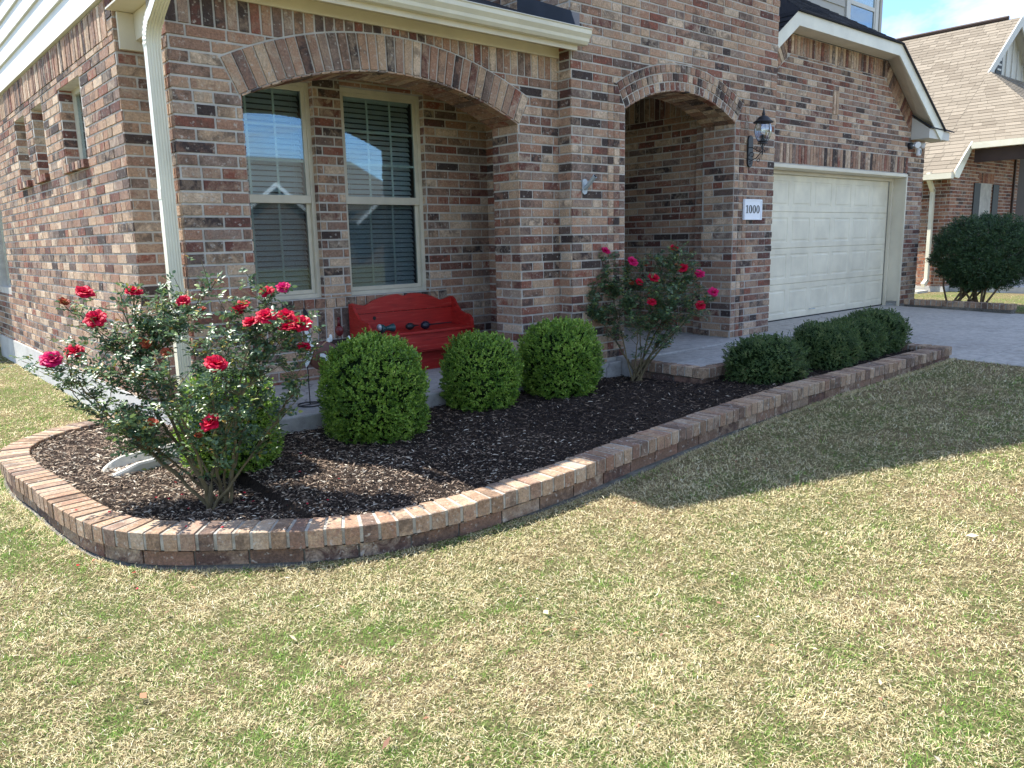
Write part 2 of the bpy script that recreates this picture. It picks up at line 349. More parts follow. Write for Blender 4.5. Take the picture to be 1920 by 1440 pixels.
def indexed(name, V, Fq, mats, parent=None, col=None, smooth=False, origin=(0, 0, 0)):
    """V (N,3), Fq (M,k) index array"""
    off = np.array(wloc(parent)) if parent is not None else np.array(origin, float)
    me = bpy.data.meshes.new(name); k = Fq.shape[1]; nf = len(Fq)
    me.vertices.add(len(V)); me.vertices.foreach_set('co', (V - off).astype(np.float32).ravel())
    me.loops.add(nf * k); me.loops.foreach_set('vertex_index', Fq.astype(np.int32).ravel())
    me.polygons.add(nf); me.polygons.foreach_set('loop_start', np.arange(0, nf * k, k, dtype=np.int32))
    finish(me, name, mats, col, smooth)
    o = bpy.data.objects.new(name, me); COL.objects.link(o)
    if parent is not None: o.parent = parent
    else: o.location = off
    return o
def vnoise(x, y, scale, seed=0):
    r = np.random.default_rng(seed); G = r.random((256, 256)); x = x * scale + 100; y = y * scale + 100
    xi = np.floor(x).astype(int); yi = np.floor(y).astype(int); fx = x - xi; fy = y - yi; fx = fx * fx * (3 - 2 * fx); fy = fy * fy * (3 - 2 * fy)
    g = lambda a, b: G[a % 256, b % 256]
    return (g(xi, yi) * (1 - fx) + g(xi + 1, yi) * fx) * (1 - fy) + (g(xi, yi + 1) * (1 - fx) + g(xi + 1, yi + 1) * fx) * fy
def fbm(x, y, scale, seed=0): return (vnoise(x, y, scale, seed) + .5 * vnoise(x, y, scale * 2.1, seed + 1) + .25 * vnoise(x, y, scale * 4.3, seed + 2)) / 1.75

# ------------------------------------------------------------------ brick walls
CH, BL, MJ = .0762, .254, .0125      # course height, brick pitch, mortar joint
ZB = -1.10
class Frame:
    def __init__(s, O, U, N): s.O = Vector(O); s.U = Vector(U); s.N = Vector(N); s.V = Vector((0, 0, 1))
    def p(s, u, v, w=0): return s.O + s.U * u + s.V * v + s.N * w
def clip(poly, a, b, c):
    """keep a*u+b*v >= c"""
    out = []
    for i in range(len(poly)):
        p, q = poly[i], poly[(i + 1) % len(poly)]; dp = a * p[0] + b * p[1] - c; dq = a * q[0] + b * q[1] - c
        if dp >= 0: out.append(p)
        if dp * dq < 0: tt = dp / (dp - dq); out.append((p[0] + (q[0] - p[0]) * tt, p[1] + (q[1] - p[1]) * tt))
    return out
def area(p): return .5 * sum(p[i][0] * p[(i + 1) % len(p)][1] - p[(i + 1) % len(p)][0] * p[i][1] for i in range(len(p)))
def brick(mb, fr, poly, h=.007, ch=.0022, mi=1, jit=.0015):
    A = area(poly)
    if A < 2.2e-4: return
    cu = sum(p[0] for p in poly) / len(poly); cv = sum(p[1] for p in poly) / len(poly); n = len(poly)
    h = h + random.uniform(-jit, jit); vs = [fr.p(u, v, -.004) for u, v in poly]
    for u, v in poly:
        du, dv = cu - u, cv - v
        vs.append(fr.p(u + math.copysign(min(ch, abs(du)), du), v + math.copysign(min(ch, abs(dv)), dv), h))
    mb.add(vs, [tuple(range(n, 2 * n))] + [(i, (i + 1) % n, n + (i + 1) % n, n + i) for i in range(n)], mi)
def subtract(rects, hole):
    out = []; hu0, hu1, hv0, hv1 = hole
    for (a, b, c, d) in rects:
        if b <= hu0 or a >= hu1 or d <= hv0 or c >= hv1: out.append((a, b, c, d)); continue
        if a < hu0: out.append((a, hu0, c, d))
        if b > hu1: out.append((hu1, b, c, d))
        a2, b2 = max(a, hu0), min(b, hu1)
        if c < hv0: out.append((a2, b2, c, hv0))
        if d > hv1: out.append((a2, b2, hv1, d))
    return out
def running(mb, fr, u0, u1, v0, v1, holes=(), arcs=(), halves=(), seed=0, h=.007, anchor=0., lim=0):
    rs = random.Random(seed); k0 = int(math.floor((v0 - ZB) / CH)); k1 = int(math.ceil((v1 - ZB) / CH))
    for k in range(k0, k1):
        zb = ZB + k * CH; za, zt = max(zb + MJ * .5, v0), min(zb + CH - MJ * .5, v1)
        if zt - za < .012: continue
        off = anchor + (k % 2) * BL / 2 + rs.choice((0, 0, .0, .012, -.012)); u = u0 + off - BL * 2
        cuts = []
        while u < u1 + BL:
            if rs.random() < .10: cuts.append((u, u + BL * .5)); cuts.append((u + BL * .5, u + BL))
            else: cuts.append((u, u + BL))
            u += BL
        for a, b in cuts:
            a2, b2 = max(a + MJ / 2, u0), min(b - MJ / 2, u1)
            if b2 - a2 < .02: continue
            rects = [(a2, b2, za, zt)]
            for hl in holes: rects = subtract(rects, (hl[0] - MJ * .2, hl[1] + MJ * .2, hl[2], hl[3]))
            for (a3, b3, c3, d3) in rects:
                if b3 - a3 < .014 or d3 - c3 < .012: continue
                poly = [(a3, c3), (b3, c3), (b3, d3), (a3, d3)]
                for (cx, cz, rr, ul, ur) in arcs:
                    if b3 < ul or a3 > ur: continue
                    # tangent half plane at the point of the arc nearest the brick
                    mu, mv = (a3 + b3) / 2, (c3 + d3) / 2; L = math.hypot(mu - cx, mv - cz); nu, nv = (mu - cx) / L, (mv - cz) / L
                    alt = clip(poly, nu, nv, nu * cx + nv * cz + rr + MJ * .5)
                    if lim and abs(math.atan2(mu - cx, mv - cz)) > lim - .07:      # near the ring's foot: cut along its end face instead
                        sg = 1 if mu > cx else -1; pu, pv = sg * math.cos(lim), -math.sin(lim); al2 = clip(poly, pu, pv, pu * cx + pv * cz + MJ * .5)
                        if len(al2) > 2 and (len(alt) < 3 or area(al2) > area(alt)): alt = al2
                    poly = alt
                    if len(poly) < 3: break
                for hp in halves:
                    if len(poly) >= 3: poly = clip(poly, *hp)
                if len(poly) >= 3: brick(mb, fr, poly, h)
def soldiers(mb, fr, u0, u1, v0, v1, pitch=CH, arcs=(), halves=(), h=.007):
    n = max(1, round((u1 - u0) / pitch)); p = (u1 - u0) / n
    for i in range(n):
        a = u0 + i * p + MJ / 2; b = u0 + (i + 1) * p - MJ / 2; j = random.uniform(-.002, .002); poly = [(a + j, v0 + MJ / 2), (b + j, v0 + MJ / 2), (b - j, v1 - MJ / 2), (a - j, v1 - MJ / 2)]
        for (cx, cz, rr, ul, ur) in arcs:
            if b < ul or a > ur: continue
            mu = (a + b) / 2; z = cz + math.sqrt(max(1e-6, rr * rr - (mu - cx) ** 2)); nu, nv = (mu - cx) / rr, (z - cz) / rr
            poly = clip(poly, nu, nv, nu * cx + nv * cz + rr + MJ * .5)
            if len(poly) < 3: break
        for hp in halves:
            if len(poly) >= 3: poly = clip(poly, *hp)
        if len(poly) >= 3: brick(mb, fr, poly, h + random.uniform(-.002, .003))
def rects_backing(mb, fr, u0, u1, v0, v1, holes, thick, mi=0):
    rects = [(u0, u1, v0, v1)]
    for hl in holes: rects = subtract(rects, hl)
    for a, b, c, d in rects: mb.add([fr.p(a, c), fr.p(b, c), fr.p(b, d), fr.p(a, d)], [(0, 1, 2, 3)], mi)
    for a, b, c, d in holes:
        P = [fr.p(a, c), fr.p(b, c), fr.p(b, d), fr.p(a, d)]; Q = [fr.p(a, c, -thick), fr.p(b, c, -thick), fr.p(b, d, -thick), fr.p(a, d, -thick)]
        mb.add(P + Q, [(0, 4, 5, 1), (1, 5, 6, 2), (2, 6, 7, 3), (3, 7, 4, 0)], mi)
def arc_z(cx, cz, r, u): return cz + math.sqrt(max(0, r * r - (u - cx) ** 2))
def arch_wall(mb, fr, u0, u1, v0, v1, ol, orr, cx, cz, r, thick):
    """backing with an arched opening, front, back, jambs and soffit (mortar)"""
    for w, flip in ((0, 0), (-thick, 1)):
        for a, b in ((u0, ol), (orr, u1)):
            q = [fr.p(a, v0, w), fr.p(b, v0, w), fr.p(b, v1, w), fr.p(a, v1, w)]; mb.add(q, [(0, 1, 2, 3) if not flip else (3, 2, 1, 0)], 0)
        N = 40
        for i in range(N):
            a = ol + (orr - ol) * i / N; b = ol + (orr - ol) * (i + 1) / N
            q = [fr.p(a, arc_z(cx, cz, r, a), w), fr.p(b, arc_z(cx, cz, r, b), w), fr.p(b, v1, w), fr.p(a, v1, w)]; mb.add(q, [(0, 1, 2, 3) if not flip else (3, 2, 1, 0)], 0)
            if w == 0:
                mb.add([fr.p(a, arc_z(cx, cz, r, a), 0), fr.p(b, arc_z(cx, cz, r, b), 0), fr.p(b, arc_z(cx, cz, r, b), -thick), fr.p(a, arc_z(cx, cz, r, a), -thick)], [(0, 3, 2, 1)], 0)
    for u, s_ in ((ol, 1), (orr, -1)):
        z = arc_z(cx, cz, r, u); q = [fr.p(u, v0, 0), fr.p(u, z, 0), fr.p(u, z, -thick), fr.p(u, v0, -thick)]; mb.add(q, [(0, 1, 2, 3) if s_ > 0 else (3, 2, 1, 0)], 0)
def ring(mb, fr, cx, cz, r0, r1, a0, a1, pitch=CH, h=.010):
    L = (a1 - a0) * (r0 + r1) / 2; n = round(L / pitch)
    for i in range(n):
        t0 = a0 + (a1 - a0) * i / n; t1 = a0 + (a1 - a0) * (i + 1) / n; g = MJ / 2
        P = lambda r_, th: (cx + r_ * math.sin(th), cz + r_ * math.cos(th))
        rr0, rr1 = r0 + g * .6, r1 - g * .6
        poly = [P(rr0, t0 + g / r0), P(rr1, t0 + g / r1), P(rr1, t1 - g / r1), P(rr0, t1 - g / r0)]
        if area(poly) < 0: poly = poly[::-1]
        brick(mb, fr, poly, h, .003)
def soffit_bricks(mb, fr, cx, cz, r, a0, a1, splits, pitch=CH):
    n = round((a1 - a0) * r / pitch)
    for i in range(n):
        t0 = a0 + (a1 - a0) * i / n + MJ / 2 / r; t1 = a0 + (a1 - a0) * (i + 1) / n - MJ / 2 / r
        for d0, d1 in splits:
            q0 = []; rr = r - .007 - random.uniform(0, .002)
            for rad in (r + .003, rr):
                for th, d in ((t0, d0), (t1, d0), (t1, d1), (t0, d1)): q0.append(fr.p(cx + rad * math.sin(th), cz + rad * math.cos(th), -d))
            mb.add(q0, [(4, 5, 6, 7), (0, 1, 5, 4), (1, 2, 6, 5), (2, 3, 7, 6), (3, 0, 4, 7)], 1)

BM = [M['mortar'], M['brick']]
XW, YB, YP, YT, YG = 1.675, 6.10, 5.11, 4.94, 5.73
XT0, XT1 = 4.935, 8.10
house = empty('brick_house', (XW, YB, -1.2), 'two-storey brown brick house with arched porch, arched entry and cream garage door', 'house')
def part(mb, name, mats, par=None, **k): return mb.build(name, mats, par or house, **k)

# --- left side wall (faces -X); u runs towards -Y
fs = Frame((XW, YB, 0), (0, -1, 0), (-1, 0, 0))     # u = YB - y
mb = MB(); holes = [(YB - 7.62, YB - 7.17, .73, 1.36), (YB - 8.60, YB - 8.12, .73, 1.36), (YB - 9.62, YB - 9.18, .73, 1.36), (YB - 12.6, YB - 11.75, -.45, .75)]
holes = [(YB - 7.90, YB - 7.17, .73, 1.36), (YB - 8.93, YB - 8.70 + .06, .73, 1.36)] and [(-1.80, -1.07, .73, 1.36), (-3.02, -2.55, .73, 1.36), (-3.95, -3.42, .73, 1.36), (-6.5, -5.55, -.45, .75)]
rects_backing(mb, fs, -7.0, 0, -1.13, 1.715, holes, .16)
running(mb, fs, -7.0, .007, -1.13, 1.46, [(a - .03 if i < 3 else a, b + .03 if i < 3 else b, c - .08, d) for i, (a, b, c, d) in enumerate(holes)], seed=1)
soldiers(mb, fs, -7.0, -.13, 1.46, 1.712, h=.009)
running(mb, fs, -.125, .007, 1.46, 1.712, seed=5)
for (a, b, c, d) in holes[:3]:      # projecting rowlock sills
    soldiers(mb, fs, a - .03, b + .03, c - .08, c, .1, h=.045)
    fj = Frame(fs.p(a, 0, 0), (-1, 0, 0), (0, -1, 0)); fj.U = Vector((1, 0, 0))
    running(mb, fj, -.006, .16, c, d, seed=int(a * 10) + 50, h=.003)
part(mb, 'brick_wall', BM)
mb = MB(); mb.box((XW - .02, YB + .01, -2.0), (XW + .3, YB + 7.0, -1.132)); part(mb, 'foundation', M['conc_found'])
mb = MB(); mb.box((1.08, YB + 7.02, -2), (1.4, YB + 9, 5)); part(mb, 'brick_wall', M['conc_found'])
def slot_window(a, b, c, d, grid=False):
    fr = MB(); w = -.10
    def bx(u0, u1, v0, v1, wa, wb, mbb):
        p, q = fs.p(u0, v0, wa), fs.p(u1, v1, wb); mbb.box([min(p[i], q[i]) for i in range(3)], [max(p[i], q[i]) for i in range(3)])
    bx(a, a + .04, c, d, w - .05, w, fr); bx(b - .04, b, c, d, w - .05, w, fr); bx(a + .04, b - .04, c, c + .04, w - .05, w - .002, fr); bx(a + .04, b - .04, d - .04, d, w - .05, w - .002, fr)
    wf = part(fr, 'window', M['winframe'])
    g = MB(); bx(a + .04, b - .04, c + .04, d - .04, w - .03, w - .024, g); g.build('pane', M['glass'], wf)
    g = MB(); g.add([fs.p(a + .03, c + .03, w - .12), fs.p(b - .03, c + .03, w - .12), fs.p(b - .03, d - .03, w - .12), fs.p(a + .03, d - .03, w - .12)], [(0, 1, 2, 3)]); g.build('blind', M['blind'], wf)
for hl in holes: slot_window(*hl)
# --- lap siding above
mb = MB(); z = 1.718; k = 0
while z < 4.6:
    hgt = .19 if k else .24
    mb.add([(XW - .035, YB + .0, z), (XW - .035, YB + 7.0, z), (XW - .012, YB + 7.0, z + hgt), (XW - .012, YB, z + hgt), (XW + .01, YB, z), (XW + .01, YB + 7, z), (XW + .01, YB + 7, z + hgt), (XW + .01, YB, z + hgt)],
           [(0, 3, 2, 1), (0, 1, 5, 4), (0, 4, 7, 3), (2, 3, 7, 6)]); z += hgt - .0; k += 1
part(mb, 'siding', M['siding'])

# --- back wall of the porch (faces -Y)
W1 = (2.30, 3.135, -.44, 1.30); W2 = (3.385, 4.215, -.44, 1.30)
fb = Frame((0, YB, 0), (1, 0, 0), (0, -1, 0)); mb = MB()
rects_backing(mb, fb, XW, XT0, -1.13, 1.75, [W1, W2], .09)
running(mb, fb, XW - .007, XT0, -1.13, 1.75, [W1, W2, (2.15, 4.40, -.80, -.44)], seed=2)
soldiers(mb, fb, 2.15, 4.40, -.53, -.44, .10, h=.016); soldiers(mb, fb, 2.15, 4.40, -.80, -.53, h=.006)
for W, sd in ((W1, 60), (W2, 61)):
    fj = Frame((W[1], YB, 0), (0, 1, 0), (-1, 0, 0)); running(mb, fj, 0, .09, W[2], W[3], seed=sd, h=.002)
part(mb, 'brick_wall', BM)
def window(W, Y0=YB + .06, cols=3, rows=3, X=None):
    x0, x1, z0, z1 = W; zm = z0 + (z1 - z0) * .47
    fr = MB()
    fr.box((x0, Y0, z0), (x0 + .035, Y0 + .08, z1)); fr.box((x1 - .035, Y0, z0), (x1, Y0 + .08, z1)); fr.box((x0 + .035, Y0, z1 - .035), (x1 - .035, Y0 + .08, z1)); fr.box((x0 + .035, Y0, z0), (x1 - .035, Y0 + .08, z0 + .035))
    # upper sash proud, lower sash behind it, meeting rail
    for (a, b, dy) in ((zm, z1 - .035, .012), (z0 + .035, zm, .034)):
        fr.box((x0 + .035, Y0 + dy, a), (x0 + .068, Y0 + dy + .03, b)); fr.box((x1 - .068, Y0 + dy, a), (x1 - .035, Y0 + dy + .03, b))
        fr.box((x0 + .068, Y0 + dy, b - .033), (x1 - .068, Y0 + dy + .03, b))
    fr.box((x0 + .036, Y0 + .003, zm - .035), (x1 - .036, Y0 + .045, zm + .03)); fr.box((x0 + .068, Y0 + .034, z0 + .036), (x1 - .068, Y0 + .064, z0 + .07))
    wf = part(fr, 'window', M['winframe'], bevel=.003)
    g = MB(); g.box((x0 + .068, Y0 + .022, zm + .03), (x1 - .068, Y0 + .027, z1 - .068)); g.box((x0 + .068, Y0 + .046, z0 + .07), (x1 - .068, Y0 + .051, zm - .033)); g.build('pane', M['glass'], wf)
    sc_ = MB(); sc_.add([(x0 + .07, Y0 + .0405, z0 + .072), (x1 - .07, Y0 + .0405, z0 + .072), (x1 - .07, Y0 + .0405, zm - .036), (x0 + .07, Y0 + .0405, zm - .036)], [(0, 1, 2, 3)]); sc_.build('screen', M['screen'], wf)
    mu = MB()
    for (a, b, yy, nr) in ((zm + .03, z1 - .068, .030, rows), (z0 + .07, zm - .033, .054, 1)):
        for i in range(1, cols): xx = x0 + .068 + (x1 - x0 - .136) * i / cols; mu.box((xx - .009, Y0 + yy, a), (xx + .009, Y0 + yy + .006, b))
        for i in range(1, nr): zz = a + (b - a) * i / nr; mu.box((x0 + .068, Y0 + yy + .001, zz - .009), (x1 - .068, Y0 + yy + .007, zz + .009))
    mu.build('muntin', M['muntin'], wf)
    bl = MB(); z = z1 - .07; bl.box((x0 + .05, Y0 + .10, z1 - .075), (x1 - .05, Y0 + .15, z1 - .03))
    while z > z0 + .06:
        tl = R(50 + random.uniform(-2, 2)); c = (x0 + x1) / 2, Y0 + .125, z; dy, dz = .0235 * math.cos(tl), .0235 * math.sin(tl)
        bl.add([(x0 + .05, c[1] - dy, z - dz), (x1 - .05, c[1] - dy, z - dz), (x1 - .05, c[1] + dy, z + dz), (x0 + .05, c[1] + dy, z + dz)], [(0, 1, 2, 3)]); z -= .043
    for xx in (x0 + .13, x1 - .13): bl.box((xx - .001, Y0 + .098, z0 + .06), (xx + .001, Y0 + .10, z1 - .07)); bl.box((xx + .02, Y0 + .098, z0 + .06), (xx + .022, Y0 + .10, z1 - .07))
    bl.build('blind', M['blind'], wf)
    return wf
window(W1); window(W2)
mb = MB()       # the dark room behind the two windows
mb.add([(2.0, YB + .15, -1.1), (4.7, YB + .15, -1.1), (4.7, YB + 3, -1.1), (2.0, YB + 3, -1.1), (2.0, YB + .15, 1.7), (4.7, YB + .15, 1.7), (4.7, YB + 3, 1.7), (2.0, YB + 3, 1.7)], [(0, 1, 2, 3), (7, 6, 5, 4), (1, 5, 6, 2), (2, 6, 7, 3), (3, 7, 4, 0)]); part(mb, 'room', M['room'])

# --- porch front with the wide arch
fp = Frame((0, YP, 0), (1, 0, 0), (0, -1, 0)); mb = MB()
A1 = dict(l=2.125, r=4.475, cx=3.30, R=2.71, top=1.222); A1['cz'] = A1['top'] - A1['R']; A1['sp'] = arc_z(A1['cx'], A1['cz'], A1['R'], A1['l'])
PX0 = 1.70
arch_wall(mb, fp, PX0, XT0, -1.13, 1.66, A1['l'], A1['r'], A1['cx'], A1['cz'], A1['R'], .33)
th = math.asin((A1['r'] - A1['cx']) / A1['R']) + .004
ext = [(A1['cx'], A1['cz'], A1['R'] + .25, A1['l'] - .22, A1['r'] + .22)]
hole1 = [(A1['l'], A1['r'], -2, A1['sp'])]
# side pieces of the ring's feet: cut the wall bricks along the two radial end faces
def foot_halves(A, side):
    s_ = math.sin(th) * side; c_ = math.cos(th)
    return (side * c_, -s_ * side * 1.0, side * c_ * A['cx'] - s_ * side * A['cz'] + MJ * .3)
running(mb, fp, PX0 - .007, XT0, -1.13, 1.335, [(A1['l'], A1['r'], -2, A1['sp'])], arcs=[(A1['cx'], A1['cz'], A1['R'] + .25, A1['l'] - .35, A1['r'] + .35)], seed=3, lim=th)
soldiers(mb, fp, PX0 - .007, XT0, 1.335, 1.585, arcs=ext, h=.007)
ring(mb, fp, A1['cx'], A1['cz'], A1['R'] + .002, A1['R'] + .25, -th, th, h=.011)
soffit_bricks(mb, fp, A1['cx'], A1['cz'], A1['R'], -th + .004, th - .004, [(-.008, .085), (.095, .33)])
fj = Frame((A1['r'], YP, 0), (0, 1, 0), (-1, 0, 0)); running(mb, fj, -.008, .33, -1.13, A1['sp'], seed=70)
fj = Frame((PX0, YP, 0), (0, 1, 0), (-1, 0, 0)); fj.O = Vector((PX0, YP + .33, 0)); fj.U = Vector((0, -1, 0)); rects_backing(mb, fj, 0, .33, -1.13, 1.4, [], .1); running(mb, fj, 0, .33, -1.13, 1.4, seed=71)
fj = Frame((A1['l'], YP, 0), (0, -1, 0), (1, 0, 0)); fj.O = Vector((A1['l'], YP + .33, 0)); running(mb, fj, 0, .33, -1.13, A1['sp'], seed=72)
fj = Frame((XT0, YP + .33, 0), (-1, 0, 0), (0, 1, 0)); 
part(mb, 'brick_arch', BM)

# --- entry tower
ft = Frame((0, YT, 0), (1, 0, 0), (0, -1, 0)); mb = MB(); TT = 4.7
A2 = dict(l=5.618, r=7.350, top=1.388); A2['cx'] = (A2['l'] + A2['r']) / 2; A2['R'] = 1.75; A2['cz'] = A2['top'] - A2['R']; A2['sp'] = arc_z(A2['cx'], A2['cz'], A2['R'], A2['l'])
arch_wall(mb, ft, XT0, XT1, -1.13, TT, A2['l'], A2['r'], A2['cx'], A2['cz'], A2['R'], .40)
th2 = math.asin((A2['r'] - A2['cx']) / A2['R']); RW = .237
running(mb, ft, XT0 - .007, XT1 + .007, -1.13, 1.72, [(A2['l'] - RW, A2['r'] + RW, -2, A2['sp'] + .01), (A2['l'] - RW, A2['l'] - .1, 0, A2['sp'] + .20), (A2['r'] + .1, A2['r'] + RW, 0, A2['sp'] + .20)], arcs=[(A2['cx'], A2['cz'], A2['R'] + RW, A2['l'] - .3, A2['r'] + .3)], seed=8, lim=th2)
running(mb, ft, XT0 - .007, XT1 + .007, 1.7275, TT, seed=44)
for j in range(3):
    hh = .010 if j else .004
    ring(mb, ft, A2['cx'], A2['cz'], A2['R'] + j * .079, A2['R'] + (j + 1) * .079, -th2 - .0, th2 + .0, CH, hh)
    for side in (-1, 1):
        e = A2['l'] if side < 0 else A2['r']
        a, b = (e - (j + 1) * .079, e - j * .079) if side < 0 else (e + j * .079, e + (j + 1) * .079)
        k = 0
        while ZB + k * CH < A2['sp'] + .20:
            z0 = ZB + k * CH; q = [(a + .004, z0 + .005), (b - .004, z0 + .005), (b - .004, z0 + CH - .005), (a + .004, z0 + CH - .005)]; k += 1
            pu, pv = side * math.cos(th2), -math.sin(th2); q = clip(q, pu, pv, pu * A2['cx'] + pv * A2['cz'] + .005)
            if len(q) > 2: q = clip(q, 0, -1, -(A2['sp'] + .20))
            if len(q) > 2: brick(mb, ft, q, hh)
soffit_bricks(mb, ft, A2['cx'], A2['cz'], A2['R'], -th2, th2, [(-.004, .07), (.08, .235), (.245, .40)])
fj = Frame((A2['r'], YT, 0), (0, 1, 0), (-1, 0, 0)); running(mb, fj, .0, .40, -1.13, A2['sp'], seed=80)
fj = Frame((XT0, YP, 0), (0, -1, 0), (-1, 0, 0)); mb.add([(XT0, YT, -1.13), (XT0, YB + .3, -1.13), (XT0, YB + .3, TT), (XT0, YT, TT)], [(0, 3, 2, 1)], 0)
fj.O = Vector((XT0, YB, 0)); running(mb, fj, 0, YB - YT, -1.13, 1.9, seed=81); running(mb, fj, 0, YB - YT, 1.9, TT, seed=82)
# inside of the entry: right wall, back wall, ceiling
XI = 7.45
fj = Frame((XI, YT + .40, 0), (0, 1, 0), (-1, 0, 0)); mb.add([(XI, YT + .4, -1.13), (XI, 7.6, -1.13), (XI, 7.6, 1.75), (XI, YT + .4, 1.75)], [(0, 1, 2, 3)], 0)
running(mb, fj, .0, 2.2, -1.13, 1.33, seed=83); soldiers(mb, fj, 0, 2.2, 1.33, 1.60)
mb.box((XI - .055, YT + .402, -1.13), (XI - .004, YT + .52, 1.3), 0)
fj = Frame((XI - .055, YT + .402, 0), (0, 1, 0), (-1, 0, 0)); running(mb, fj, .0, .118, -1.13, 1.3, seed=84)
part(mb, 'brick_wall', BM)
mb = MB(); mb.box((XT0 + .05, YT + .41, 1.60), (XT1, 7.6, 1.64)); part(mb, 'ceiling', M['trim'])
mb = MB(); mb.box((XT0 + .1, 7.3, -1.1), (XI, 7.4, 1.6)); part(mb, 'brick_wall', M['mortar'])
mb = MB(); mb.box((5.5, 7.24, -1.1), (6.5, 7.29, 1.0)); part(mb, 'door', M['door_paint'], bevel=.004)
mb = MB(); mb.box((XT0 + .02, YT + .41, -1.12), (XT0 + .1, 7.3, 1.6)); part(mb, 'brick_wall', M['mortar'])
# tower roof, second storey and main roof (above the frame, they shade the lawn)
mb = MB(); mb.add([(4.6, 4.6, TT), (8.4, 4.6, TT), (8.4, 9, TT), (4.6, 9, TT), (6.5, 4.6, TT + 1.4), (6.5, 9, TT + 1.4)], [(0, 1, 4), (1, 2, 5, 4), (2, 3, 5), (3, 0, 4, 5), (0, 3, 2, 1)]); part(mb, 'roof', M['shingle_dark'])
mb = MB(); mb.box((XW, YB + .01, 1.80), (8.1, YB + .3, 4.6)); mb.box((XW + .012, YB + .01, 1.72), (XW + .3, 14, 4.6)); part(mb, 'wall', M['siding_tan'])
mb = MB(); zE = 4.62; xa, xb = 1.45, 8.4; xm = (xa + xb) / 2; zr = zE + (xm - xa) * .8
mb.add([(xa, 5.97, zE), (xb, 5.97, zE), (xm, 5.97, zr), (xa, 14.5, zE), (xb, 14.5, zE), (xm, 14.5, zr)], [(0, 1, 2), (3, 5, 4), (0, 2, 5, 3), (1, 4, 5, 2), (0, 3, 4, 1)])
mb.add([(8.0, 6.2, 4.9), (14.25, 6.2, 4.9), (11.12, 6.2, 7.4), (8.0, 13, 4.9), (14.25, 13, 4.9), (11.12, 13, 7.4)], [(0, 1, 2), (3, 5, 4), (0, 2, 5, 3), (1, 4, 5, 2), (0, 3, 4, 1)])
part(mb, 'roof', M['shingle_dark'])

# --- porch eave: roof, gutter, fascia, soffit, frieze, corner beam
XG0, XG1 = 1.63, 4.93
mb = MB(); s_ = .42
mb.add([(XG0, 4.84, 1.70), (XG1 - .002, 4.84, 1.70), (XG1 - .002, YB, 1.70 + s_ * 1.26), (XG0, YB, 1.70 + s_ * 1.26), (XG0, 4.84, 1.685), (XG1 - .002, 4.84, 1.685), (XG0, YB, 1.69)], [(0, 1, 2, 3), (0, 4, 5, 1), (0, 3, 6, 4)]); part(mb, 'roof', M['shingle_dark'])
mb = MB(); mb.prism([(XG1 - .006, 4.85, 1.69), (XG1 - .006, 4.93, 1.87), (XG1 - .006, 5.6, 2.15), (XG1 - .006, 5.6, 1.9)], (0, 0, 0), (.004, 0, 0)); part(mb, 'flashing', M['flash'])
mb = MB(); mb.box((XT0 - .004, YT - .02, 1.735), (XT0 + .085, YT - .012, 1.86)); part(mb, 'flashing', M['flash_l'])
mb = MB(); mb.box((XG0, 4.872, 1.545), (XG1 + .015, 4.892, 1.69)); part(mb, 'fascia', M['trim'], bevel=.002)
mb = MB(); prof = [(0, 0), (-.055, 0), (-.075, .022), (-.080, .045), (-.105, .075), (-.108, .105), (-.118, .112), (-.114, .118), (-.100, .112), (-.098, .08), (-.07, .045), (-.066, .03), (-.05, .01), (0, .01)]
n = len(prof); P0 = [(XG0 - .02, 4.870 + a, 1.585 + b) for a, b in prof]; P1 = [(XG1 + .075, 4.870 + a, 1.585 + b) for a, b in prof]
mb.add(P0 + P1, [(i, (i + 1) % n, n + (i + 1) % n, n + i) for i in range(n)], 0)
mb.add([(XG1 + .073, 4.870, 1.585), (XG1 + .073, 4.815, 1.585), (XG1 + .073, 4.79, 1.63), (XG1 + .073, 4.765, 1.66), (XG1 + .073, 4.76, 1.695), (XG1 + .073, 4.87, 1.695)], [(0, 1, 2, 3, 4, 5)]); part(mb, 'gutter', M['gutter'])
mb = MB(); mb.box((XG0, 4.894, 1.600), (XG1, YB - .02, 1.612)); part(mb, 'soffit', M['trim'])
mb = MB(); mb.box((PX0 - .02, YP - .030, 1.520), (XG1 + .04, YP - .009, 1.600)); part(mb, 'frieze', M['trim'], bevel=.002)
mb = MB(); mb.box((1.80, YP + .332, 1.42), (2.12, YB - .045, 1.598)); mb.box((XW + .02, YB - .043, 1.355), (2.2, YB - .012, 1.598)); part(mb, 'beam', M['trim'], bevel=.003)
# downspout with ribs and a crimped elbow at the top
mb = MB()
def ds_section(c, w, d, tl=0.):
    pts = []; nr = 5
    for i in range(nr * 2 + 1):
        u = -w / 2 + w * i / (nr * 2); pts.append((c[0] + u, c[1] - d / 2 + (.004 if i % 2 else 0), c[2] + tl * 0))
    pts += [(c[0] + w / 2, c[1] + d / 2, c[2]), (c[0] - w / 2, c[1] + d / 2, c[2])]; return pts
secs = []
XD = 1.628; YD = 5.17
for z in (-1.25, -.9, .30, .301, .36, .361, 1.18): secs.append(((XD, YD, z), .082 + (.005 if .3 < z < .361 else 0), .060))
for i in range(14):
    a = i / 13 * R(62); secs.append(((XD, YD - .16 * (1 - math.cos(a)), 1.19 + .16 * math.sin(a)), .084 + (.007 if i % 2 else 0), .063))
c = secs[-1][0]
for q in (.06, .12, .20): secs.append(((XD, c[1] - q * .88, c[2] + q * .47), .082, .060))
rings_ = [ds_section(c_, w, d) for c_, w, d in secs]; n = len(rings_[0])
